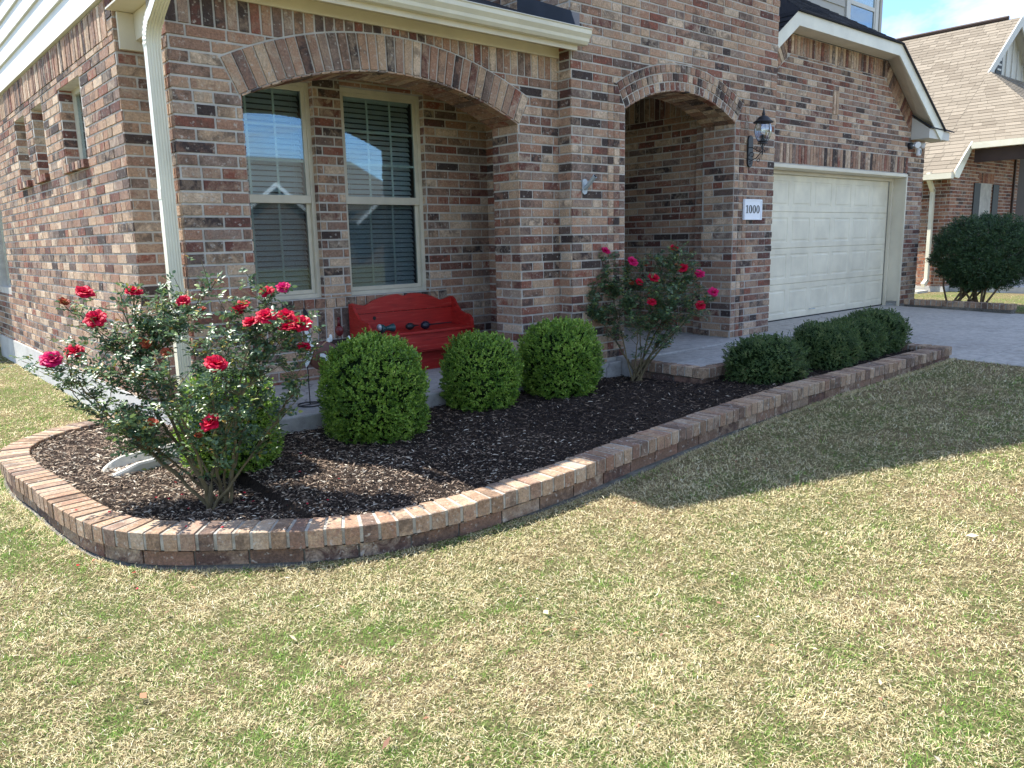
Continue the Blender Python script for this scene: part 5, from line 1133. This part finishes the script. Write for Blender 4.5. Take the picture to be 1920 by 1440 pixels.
root = empty('garden_light', (3.52, 5.78, -.755), 'teal flared plastic garden light standing at the end of the red bench seat', 'garden light')
mb = MB(); Qx = Matrix.Rotation(math.pi / 2, 3, 'Y'); mb.lathe((3.46, 5.78, -.712), [(.012, 0), (.040, .004), (.036, .03), (.018, .06), (.022, .085), (.034, .12), (.036, .135), (.01, .138)], 20, axis=Qx); mb.build('body', M['teal'], root, smooth=False)
mb = MB(); mb.ell((3.455, 5.78, -.70), (.022, .030, .030), 14, 8); mb.build('lens', M['galv'], root, smooth=True)

# ------------------------------------------------------------------ metal birds by the porch
def hen():
    P = Vector(at(583, 664, 5.55)); zf = -1.128
    root = empty('garden_ornament', (P.x, P.y, zf), 'brown and white metal hen ornament on a ring stand on the porch slab', 'ornament')
    rt = Vector((.759, -.651, 0)); up = Vector((0, 0, 1)); fw = Vector((.651, .759, 0)); Q = Matrix((rt, fw, up)).transposed()
    mb = MB(); mb.ell(P + rt * .09 + up * -.015, (.125, .04, .105), 20, 12, Q=Q); mb.build('body', M['orn_brown'], root, smooth=True)
    def leaf(c, ang, L, W, mat, nm, th=.012):
        d = rt * math.cos(ang) + up * math.sin(ang); s = d.cross(fw); pts = []
        prof = [(0, 0), (.2, .7), (.5, 1), (.8, .7), (1, 0)]
        poly = [c + d * L * a + s * W * b for a, b in prof] + [c + d * L * a - s * W * b * .5 for a, b in prof[1:-1]][::-1]
        mb = MB(); mb.prism(poly, (0, 0, 0), -fw * th); mb.build(nm, mat, root)
    leaf(P + rt * -.03 + up * -.09 - fw * .03, R(68), .17, .028, M['orn_white'], 'tail_feather'); leaf(P + rt * .075 + up * .01 - fw * .045, R(-50), .09, .028, M['orn_white'], 'wing')
    leaf(P + rt * .03 + up * .04 - fw * .02, R(108), .17, .022, M['orn_white'], 'tail_feather'); leaf(P + rt * .02 + up * .20, R(110), .14, .024, M['navy'], 'tail_feather')
    mb = MB(); b = P + rt * -.03; mb.tube([(b.x, b.y, zf + .01), (b.x, b.y, P.z - .05)], .004, 6); pts = [(b.x + .085 * math.cos(a), b.y + .085 * math.sin(a), zf + .008) for a in np.linspace(0, 2 * math.pi, 25)]; mb.tube(pts, .005, 6, cap=False); mb.tube([(b.x - .085, b.y, zf + .008), (b.x + .085, b.y, zf + .008)], .004, 6); mb.build('stand', M['black_metal'], root)
hen()
def redbird():
    P = Vector(at(636, 620, 6.3)); zf = -1.128; rt = Vector((.759, -.651, 0)); up = Vector((0, 0, 1)); fw = Vector((.651, .759, 0)); Q = Matrix((rt, fw, up)).transposed()
    root = empty('garden_ornament', (P.x, P.y, zf), 'dark red long-necked metal bird ornament against the porch wall beside the bench', 'ornament')
    mb = MB(); mb.ell(P, (.035, .03, .045), 14, 9, Q=Q); mb.tube([P + up * .035, P + up * .07 + rt * -.003, P + up * .095], [.016, .009, .009], 8); mb.ell(P + up * .10, (.013, .013, .012), 10, 6, Q=Q); mb.build('body', M['orn_red'], root, smooth=True)
    mb = MB(); 
    for s in (-1, 1): mb = MB(); mb.tube([P + rt * .012 * s - up * .04, P + rt * .02 * s - up * .12, Vector((P.x, P.y, zf)) + rt * .02 * s], .003, 5); mb.build('leg', M['black_metal'], root)
    for dx, dz, a in ((-.085, -.085, 100), (-.065, -.055, 80), (.08, -.07, 60)):
        mb = MB(); mb.ell(P + rt * dx + up * dz - fw * .03, (.015, .01, .032), 12, 8, Q=Q); mb.build('petal', M['orn_white'], root, smooth=True)
    mb = MB(); mb.tube([P + rt * -.07 + up * -.09 - fw * .03, Vector((P.x, P.y, zf)) + rt * -.05], .003, 5); mb.build('stand', M['black_metal'], root)
redbird()

# ------------------------------------------------------------------ splash block
def splash():
    p0 = np.array([1.13, 5.16]); p1 = np.array([1.66, 5.18]); zt = -1.285
    A = Vector((1.07, 5.02, -1.32)); Bv = Vector((1.72, 5.10, -1.29)); d = (Bv - A); L = d.length; d.normalize(); s = Vector((0, 0, 1)).cross(d).normalized(); n = d.cross(s)
    root = None; mb = MB(); K = 22; prof = []
    rows = []
    for i in range(K + 1):
        t = i / K; w = .135 if t > .18 else .135 - .045 * (1 - t / .18) ** 2; rise = .055 * min(1, t / .22) ** .7; c = A + d * L * t
        row = [(-w, -.05), (-w, rise - .012), (-w + .008, rise), (-w + .03, rise), (-w + .045, rise * .35), (-w + .055, .0), (w - .055, .0), (w - .045, rise * .35), (w - .03, rise), (w - .008, rise), (w, rise - .012), (w, -.05)]
        rows.append([c + s * a + n * b for a, b in row])
    m_ = len(rows[0]); mb.add([p for r_ in rows for p in r_], [(i * m_ + j, (i + 1) * m_ + j, (i + 1) * m_ + j + 1, i * m_ + j + 1) for i in range(K) for j in range(m_ - 1)] + [tuple(range(m_)), tuple(K * m_ + j for j in range(m_))[::-1]])
    o = mb.build('splash_block', M['splash'], origin=A); tag(o, 'pale concrete downspout splash block lying in the sunlit mulch', 'splash block')
splash()

# ------------------------------------------------------------------ wall lantern, plaque, flag bracket, security light
def lantern():
    bx, bz = 7.60, .885; root = empty('wall_lantern', (bx, YT, bz), 'black wall lantern with clear ribbed globe and scrolled arm beside the entry arch', 'lantern'); bm = M['black_metal']
    yo = YT - .20; gx, gz = 7.55, 1.065
    mb = MB(); pr = [(bx + .045 * math.cos(a), bz + (.115 if math.sin(a) > 0 else -.115) + .05 * math.sin(a)) for a in np.linspace(0, 2 * math.pi, 24, endpoint=False)]
    mb.prism([(p[0], YT - .030, p[1]) for p in pr], (0, 0, 0), (0, .021, 0)); mb.build('back_plate', bm, root, bevel=.003)
    mb = MB(); c = (gx, yo, gz); mb.lathe(c, [(.048, -.095), (.070, -.06), (.083, -.02), (.087, .02), (.080, .06), (.062, .095)], 24); mb.f = mb.f[:-2]; mb.m = mb.m[:-2]; mb.build('globe', M['glass_lamp'], root, smooth=True)
    mb = MB()
    for j in range(6):
        th = j * math.pi / 3 + .3; mb.tube([(gx + r_ * math.cos(th), yo + r_ * math.sin(th), gz + z) for r_, z in [(.050, -.095), (.072, -.06), (.085, -.02), (.089, .02), (.082, .06), (.064, .095)]], .0028, 5)
    mb.lathe((gx, yo, gz - .10), [(.044, -.003), (.048, 0), (.048, .008), (.044, .01)], 20); mb.lathe((gx, yo, gz - .125), [(.030, 0), (.052, .004), (.050, .012), (.030, .014)], 20); mb.lathe((gx, yo, gz - .10), [(.012, 0), (.012, .06), (.016, .062), (.002, .075)], 12)
    for j in range(6): th = j * math.pi / 3; mb.tube([(gx + .045 * math.cos(th), yo + .045 * math.sin(th), gz - .098), (gx + .046 * math.cos(th), yo + .046 * math.sin(th), gz - .118)], .002, 4)
    mb.build('cage', bm, root)
    mb = MB(); mb.lathe((gx, yo, gz + .095), [(.060, -.004), (.100, -.008), (.104, 0), (.092, .010), (.072, .022), (.060, .040), (.046, .054), (.022, .062), (.016, .070), (.018, .082), (.014, .094), (.009, .112), (.005, .138), (.002, .150)], 24); mb.build('cap', bm, root, smooth=False)
    mb = MB(); T_ = lambda P_, r_: mb.tube([(gx + a * 0 + (0 if len(q) < 3 else 0), q[0], q[1]) for q in P_ for a in (0,)], r_, 6)
    T_([(YT - .02, bz - .07), (YT - .07, bz - .10), (YT - .13, bz - .08), (YT - .17, bz - .04), (YT - .20, bz - .01), (YT - .20, gz - .12)], .005)
    T_([(YT - .02, bz + .04), (YT - .08, bz + .03), (YT - .13, bz + .0), (YT - .17, bz - .02)], .0045)
    for (cy, cz, r_, s_, turn) in ((YT - .075, bz - .045, .034, 0, 5.2), (YT - .15, bz - .105, .022, 2, 5.5), (YT - .055, bz - .125, .018, 1, 5.0), (YT - .12, bz + .035, .020, 3, 4.6)):
        T_([(cy + r_ * (1 - t * .6) * math.cos(s_ + t * turn), cz + r_ * (1 - t * .6) * math.sin(s_ + t * turn)) for t in np.linspace(0, 1, 16)], .0038)
    mb.lathe((gx, yo, gz - .215), [(.002, -.02), (.010, -.008), (.004, .0), (.011, .012), (.005, .022), (.007, .05), (.007, .1)], 12)
    for dx in (-1, 1): mb.tube([(gx + dx * .045, yo, gz - .12), (gx + dx * .012, yo, gz - .165), (gx + dx * .04, yo, gz - .20), (gx + dx * .05, yo, gz - .185)], .004, 6)
    mb.tube([(bx, YT - .028, bz - .04), (gx, YT - .05, bz - .045)], .005, 6)
    mb.build('bracket', bm, root)
lantern()
root = empty('house_number_plaque', (7.68, YT, .278), 'white house number plaque reading 1000 on the brick pier', 'sign')
mb = MB(); mb.box((7.510, YT - .030, .168), (7.850, YT - .010, .388)); mb.build('plate', M['plaque'], root, bevel=.003)
mb = MB(); zA, zB_ = .168, .388
for a, b in (((7.512, YT - .036, .372), (7.848, YT - .0305, .386)), ((7.512, YT - .036, .170), (7.848, YT - .0305, .182)), ((7.512, YT - .036, .1825), (7.524, YT - .0305, .3715)), ((7.828, YT - .036, .1825), (7.848, YT - .0305, .3715))): mb.box(a, b)
mb.build('rim', M['plaque'], root)
def digits(s, x, z, h, y, adv, stroke=.008):
    mb = MB()
    for ch in s:
        if ch == '1':
            w = stroke * 2.0; mb.box((x + .022, y - .002, z), (x + .022 + w, y, z + h)); mb.box((x + .010, y - .002, z), (x + .034 + w, y, z + .006)); mb.prism([(x + .022, y - .002, z + h), (x + .022, y - .002, z + h * .86), (x + .006, y - .002, z + h * .80), (x + .006, y - .002, z + h * .85)], (0, 0, 0), (0, .0018, 0))
            x += .055
        else:
            N = 28; cx_, cz_ = x + adv / 2, z + h / 2; ro = (adv * .44, h / 2 + .002); ri = (adv * .44 - stroke * 2.4, h / 2 - .006); vs = []
            for i in range(N): a = 2 * math.pi * i / N; vs += [(cx_ + ro[0] * math.cos(a), y - .002, cz_ + ro[1] * math.sin(a)), (cx_ - .002 + ri[0] * math.cos(a), y - .002, cz_ + ri[1] * math.sin(a))]
            mb.add(vs, [(2 * i, 2 * ((i + 1) % N), 2 * ((i + 1) % N) + 1, 2 * i + 1) for i in range(N)]); x += adv
    return mb
digits('1000', 7.535, .240, .084, YT - .0305, .073).build('digits', M['black_ink'], root)
root = empty('flag_bracket', (5.075, YT, .45), 'small pale metal flagpole bracket screwed to the brick beside the entry arch', 'bracket')
mb = MB(); pr = [(5.075 + .030 * math.cos(a), .452 + (.038 if math.sin(a) > 0 else -.038) + .028 * math.sin(a)) for a in np.linspace(0, 2 * math.pi, 20, endpoint=False)]; mb.prism([(p[0], YT - .020, p[1]) for p in pr], (0, 0, 0), (0, .010, 0)); mb.build('plate', M['galv'], root)
mb = MB(); a, b = Vector((5.078, YT - .022, .435)), Vector((5.088, YT - .125, .53)); mb.tube([a, b], [.019, .019], 14); mb.tube([b - Vector((0, 0, 0)), b + (b - a).normalized() * .004], [.021, .021], 14); mb.build('socket', M['galv'], root)
mb = MB(); mb.tube([b + (b - a).normalized() * .0042, b + (b - a).normalized() * .006], [.015, .015], 14); mb.build('socket_hole', M['dark'], root)
root = empty('security_light', (13.50, YG, 1.36), 'white twin-lamp security light with camera under the garage eave', 'security light')
mb = MB(); mb.lathe((13.33, YG - .01, 1.355), [(.055, 0), (.055, .035), (.045, .05)], 20, axis=Matrix.Rotation(math.pi / 2, 3, 'X')); mb.build('base', M['black_metal'], root)
for dx, an in ((-.08, -28), (.13, 32)):
    mb = MB(); Qh = Matrix.Rotation(R(an), 3, 'Z') @ Matrix.Rotation(R(105), 3, 'X'); mb.lathe((13.50 + dx, YG - .08, 1.375), [(.018, -.045), (.036, -.03), (.048, .01), (.052, .04), (.04, .045)], 20, axis=Qh); mb.build('lamp_head', M['white_plastic'], root, smooth=False)
mb = MB(); mb.box((13.485, YG - .11, 1.205), (13.565, YG - .05, 1.325)); cm = mb.build('camera_head', M['white_plastic'], root, bevel=.02)
mb = MB(); mb.box((13.502, YG - .115, 1.235), (13.548, YG - .1105, 1.300)); mb.build('camera_lens', M['lens_black'], root)
mb = MB(); mb.tube([(13.34, YG - .05, 1.355), (13.42, YG - .07, 1.37), (13.525, YG - .075, 1.32)], .015, 8); mb.build('arm', M['white_plastic'], root)

# ------------------------------------------------------------------ neighbour's house
nh = empty('brick_house', (18.9, 7.05, -1.33), 'neighbouring red brick house with tan shingled roof and front gable beyond the driveway', 'house')
NB = [M['mortar'], M['brick_red']]; NX, NY = 18.72, 7.10
sR = .8
def rz(x): return 1.38 + sR * (x - 18.6)
def big_running(mb, fr, u0, u1, v0, v1, seed, halves=()): running(mb, fr, u0, u1, v0, v1, seed=seed, halves=halves)
mb = MB(); fr_ = Frame((NX, 13.0, 0), (0, -1, 0), (-1, 0, 0)); mb.add([(NX, 13, -1.3), (NX, NY, -1.3), (NX, NY, 1.4), (NX, 13, 1.4)], [(0, 1, 2, 3)]); running(mb, fr_, 13 - 9.2, 13 - NY, -1.2, 1.4, seed=90)
fr_ = Frame((0, NY, 0), (1, 0, 0), (0, -1, 0)); mb.add([(NX, NY, -1.3), (22.9, NY, -1.3), (22.9, NY, 3.4), (NX, NY, 1.35)], [(0, 1, 2, 3)]); running(mb, fr_, NX - .007, 22.9, -1.2, 3.2, seed=91, halves=[(.625, -.78, .625 * NX - .78 * 1.33)], holes=[(20.4, 21.15, -.6, 1.07), (20.3, 21.25, 1.07, 1.32)])
soldiers(mb, fr_, 20.3, 21.25, 1.075, 1.32, .077)
mb.build('brick_wall', NB, nh)
mb = MB(); mb.box((NX - .03, NY - .03, -1.7), (23, 13, -1.21)); mb.box((19.0, 4.4, -1.7), (25, NY - .04, -1.20)); mb.build('foundation', M['conc_found'], nh)
mb = MB(); mb.box((20.4, NY + .02, -.6), (20.45, NY + .09, 1.07)); mb.box((21.1, NY + .02, -.6), (21.15, NY + .09, 1.07)); mb.box((20.45, NY + .02, 1.02), (21.1, NY + .09, 1.07)); mb.box((20.45, NY + .02, -.6), (21.1, NY + .09, -.55)); mb.box((20.45, NY + .03, .22), (21.1, NY + .08, .27)); w_ = mb.build('window', M['trim'], nh)
mb = MB(); mb.box((20.45, NY + .06, -.55), (21.1, NY + .065, 1.02)); mb.build('pane', M['glass'], w_); mb = MB(); mb.box((20.45, NY + .12, -.55), (21.1, NY + .13, 1.02)); mb.build('room', M['room'], w_)
for a in (20.02, 21.2): mb = MB(); mb.box((a, NY - .03, -.6), (a + .36, NY - .008, 1.07)); mb.build('shutter', M['shutter'], nh)
# roof planes
nr = 23.42; Yg = 7.50; Yb = 17.
P_eL = (18.42, Yb, rz(18.42)); P_eR = (18.42, 6.92, rz(18.42)); P_uR = (19.24, 6.92, rz(19.24)); P_g2 = (19.24, 4.6, rz(19.24)); P_hip = (20.35, 6.0, rz(20.35))
mb = MB()
body = [P_eL, P_eR, P_uR, (19.24, 5.2, rz(19.24)), (21.55, Yg, rz(21.55)), (nr, Yg, rz(nr)), (nr, Yb, rz(nr))]
mb.add(body, [tuple(range(7))[::-1]]); mb.add([(p[0], p[1], p[2] - .12) for p in body], [tuple(range(7))])
mb.add([(nr, Yg, rz(nr)), (nr, Yb, rz(nr)), (28.4, Yb, rz(18.42)), (28.4, Yg, rz(18.42))], [(0, 1, 2, 3)])
mb.add([(19.24, 5.2, rz(19.24)), (27.5, 5.2, rz(19.24)), (25.3, Yg, rz(21.55)), (21.55, Yg, rz(21.55))], [(0, 1, 2, 3)])
def sq(x0, x1, y0, y1, sd, ex=.145):
    shingles(mb, (x0, y1, rz(x0)), (x0, y0, rz(x0)), (x1, y1, rz(x1)), (x1, y0, rz(x1)), exp=ex, wid=.31, th=.007, seed=sd)
sq(18.42, 19.24, 6.92, 14.5, 1); sq(19.24, 21.55, 7.50, 15.0, 2); sq(21.55, nr, Yg, 15.5, 3)
# the triangle in front of the gable line
shingles(mb, (19.24, Yg, rz(19.24)), (19.24, 5.25, rz(19.24)), (21.5, Yg, rz(21.5)), (21.5, Yg - .05, rz(21.5)), wid=.31, th=.007, seed=4)
shingles(mb, (19.24, 5.2, rz(19.24)), (27, 5.2, rz(19.24)), (21.55, Yg, rz(21.55)), (25.3, Yg, rz(21.55)), wid=.31, th=.007, seed=5)
mb.build('roof', M['shingle_tan'], nh)
mb = MB(); mb.tube([(nr, Yg + .3, rz(nr) + .05), (nr, 15, rz(nr) + .05)], .05, 6); mb.build('ridge_vent', M['wood_dark'], nh)
mb = MB()
mb.prism([(18.40, 6.9, rz(18.42) - .10), (18.40, 6.9, rz(18.42) + .03), (19.22, 6.9, rz(19.24) + .03), (19.22, 6.9, rz(19.24) - .14), (18.62, 6.9, rz(18.42) - .12)], (0, 0, 0), (0, .03, 0))
mb.box((18.27, 6.93, rz(18.42) - .13), (18.41, 16, rz(18.42) - .01)); mb.box((19.10, 4.6, rz(19.24) - .14), (19.23, 6.885, rz(19.24) - .01)); mb.box((18.43, 6.94, 1.15), (18.7, 16, 1.17))
mb.build('gutter', M['gutter'], nh)
mb = MB(); mb.box((19.26, 4.6, rz(19.24) - .42), (19.42, 6.86, rz(19.24) - .15)); mb.build('beam', M['wood_dark'], nh)
mb = MB(); mb.box((22.5, NY - .05, -1.2), (22.56, NY + 3, 3)); mb.box((22.92, 7.4, -1.2), (27, 7.5, 3.4)); mb.build('wall', M['wood_dark'], nh)
# front gable in board and batten
mb = MB(); yg = Yg + .25; mb.add([(21.5, yg, rz(21.55) - .1), (25.35, yg, rz(21.55) - .1), (nr, yg, rz(nr) - .05)], [(0, 1, 2)])
x = 21.7
while x < 25.2:
    zt = rz(x) if x < nr else rz(2 * nr - x); mb.box((x, yg - .03, rz(21.55) - .1), (x + .05, yg - .002, zt - .12)); x += .40
mb.build('gable_wall', M['trim_grey'], nh)
mb = MB()
for s in (-1, 1):
    a = (nr, Yg - .02, rz(nr) + .03); e = (nr + s * 1.95, Yg - .02, rz(nr) - 1.95 * sR + .03); mb.prism([a, e, (e[0], e[1], e[2] - .20), (a[0], a[1], a[2] - .26)], (0, 0, 0), (0, .03, 0)); mb.add([(a[0], Yg, a[2] - .1), (e[0], Yg, e[2] - .1), (e[0], yg, e[2] - .1), (a[0], yg, a[2] - .1)], [(0, 1, 2, 3)])
mb.build('fascia', M['trim_grey'], nh)
mb = MB(); mb.box((22.55, yg - .05, 3.85), (22.95, yg - .031, 4.42)); lv = mb.build('gable_vent', M['shutter'], nh)
mb = MB()
for k in range(4): mb.box((22.62, yg - .06, 3.92 + k * .12), (22.88, yg - .051, 3.965 + k * .12))
mb.build('louvre', M['trim_grey'], lv)
mb = MB(); xd, yd = 18.62, 7.42
mb.bar((xd - .25, yd, 1.26), (xd - .25, yd, 1.12), .1, .08, up=(0, 1, 0)); mb.bar((xd - .25, yd, 1.13), (xd + .0, yd, .88), .1, .08, up=(0, 1, 0)); mb.bar((xd, yd, .92), (xd, yd, -1.1), .1, .08, up=(0, 1, 0)); mb.bar((xd, yd, -1.08), (xd - .18, yd - .0, -1.18), .1, .08, up=(0, 1, 0)); mb.build('downspout', M['gutter'], nh, bevel=.008)
mb = MB(); mb.box((17.9, 7.3, -1.36), (18.45, 7.6, -1.28)); tag(mb.build('splash_block', M['splash'], origin=(18.1, 7.4, -1.36)), "pale concrete splash block at the foot of the neighbour's downspout", 'splash block')

# ------------------------------------------------------------------ houses over the road (seen only as reflections in the panes)
def far_house(x, y, w, label, seed):
    root = empty('brick_house', (x, y, -1.7), label, 'house'); z0 = -1.7
    mb = MB(); mb.box((x - w / 2, y - 8, z0), (x + w / 2, y, 2.2)); mb.box((x - w / 2 + .6, y - .01, z0), (x - w / 2 + 5.2, y + 1.2, 1.6)); mb.add([(x - w / 2 + .6, y + 1.2, 1.6), (x - w / 2 + 5.2, y + 1.2, 1.6), (x - w / 2 + 2.9, y + 1.2, 3.4)], [(0, 1, 2)]); mb.build('wall', M['far_wall'], root)
    mb = MB(); a, b = x - w / 2 - .4, x + w / 2 + .4; mb.add([(a, y + .4, 2.1), (b, y + .4, 2.1), (b - 3.5, y - 4, 5.6), (a + 3.5, y - 4, 5.6), (a, y - 8.4, 2.1), (b, y - 8.4, 2.1)], [(0, 1, 2, 3), (5, 4, 3, 2), (1, 5, 2), (4, 0, 3)])
    for cx_ in (x - w / 2 + 2.9, x + w / 2 - 3.2): mb.add([(cx_ - 2.7, y + 1.5, 1.4), (cx_, y + 1.5, 3.6), (cx_ + 2.7, y + 1.5, 1.4), (cx_ - 2.7, y - 3, 1.4), (cx_, y - 3, 3.6), (cx_ + 2.7, y - 3, 1.4)], [(0, 1, 4, 3), (1, 2, 5, 4)])
    mb.build('roof', M['far_roof'], root)
    mb = MB()
    for cx_ in (x - w / 2 + 2.9, x + w / 2 - 3.2):
        for s in (-1, 1): mb.prism([(cx_, y + 1.5, 3.62), (cx_ + s * 2.75, y + 1.5, 1.38), (cx_ + s * 2.75, y + 1.5, 1.14), (cx_, y + 1.5, 3.34)], (0, 0, 0), (0, .05, 0))
    mb.build('fascia', M['white_plastic'], root)
    mb = MB(); mb.box((x + 1, y + .01, z0 + 1), (x + 2.6, y + .05, 1.4)); mb.build('window', M['room'], root)
far_house(24, -33, 14, 'tan house with twin white-trimmed gables across the road', 1)
far_house(42, -33, 14, 'second tan gabled house across the road, further right', 2)
far_house(5, -33, 13, 'tan gabled house across the road, nearest the left side', 3)

# ------------------------------------------------------------------ sky, sun, render
world = bpy.data.worlds.new('World'); S.world = world; world.use_nodes = True; nt = world.node_tree; nt.nodes.clear(); t = NT(nt)
o = t.n('ShaderNodeOutputWorld'); bg = t.n('ShaderNodeBackground'); sky = t.n('ShaderNodeTexSky'); sky.sky_type = 'NISHITA'; sky.sun_disc = False
SUN_EL = 57.3; phi = 26.0
sky.sun_elevation = R(SUN_EL); sky.sun_rotation = R(-phi); sky.altitude = 200; sky.air_density = 1.0; sky.dust_density = .3; sky.ozone_density = 1.6
tc = t.n('ShaderNodeTexCoord'); mp = t.n('ShaderNodeMapping'); mp.inputs['Scale'].default_value = (1, 1, 3.2); mp.inputs['Location'].default_value = (1.7, .6, .35); t.l(tc.outputs['Generated'], mp.inputs[0])
n1 = noise(t, mp.outputs[0], 3.4, 6, .6, .5); f = ramp(t, n1.outputs[0], [(.42, (0, 0, 0)), (.62, (.9, .9, .9))]).outputs[0]
c = mix(t, f, mix(t, 1., sky.outputs[0], (.62, .78, .98), 'MULTIPLY'), (3.4, 3.5, 3.6)); t.l(c, bg.inputs[0]); bg.inputs[1].default_value = .15; t.l(bg.outputs[0], o.inputs[0])
sl = bpy.data.lights.new('sun', 'SUN'); sl.energy = 4.3; sl.angle = R(.53); sl.color = (1, .955, .88); so = bpy.data.objects.new('sun', sl); COL.objects.link(so)
dv = Vector((math.sin(R(phi)), -math.cos(R(phi)), -math.tan(R(SUN_EL)))).normalized(); so.rotation_euler = dv.to_track_quat('-Z', 'Y').to_euler(); so.location = (0, 0, 20)
S.view_settings.view_transform = 'Standard'; S.view_settings.look = 'None'; S.view_settings.exposure = 1.42; S.view_settings.gamma = 1
S.render.engine = 'CYCLES'; S.cycles.max_bounces = 8; S.cycles.transparent_max_bounces = 12
S.render.resolution_x = 1024; S.render.resolution_y = 768
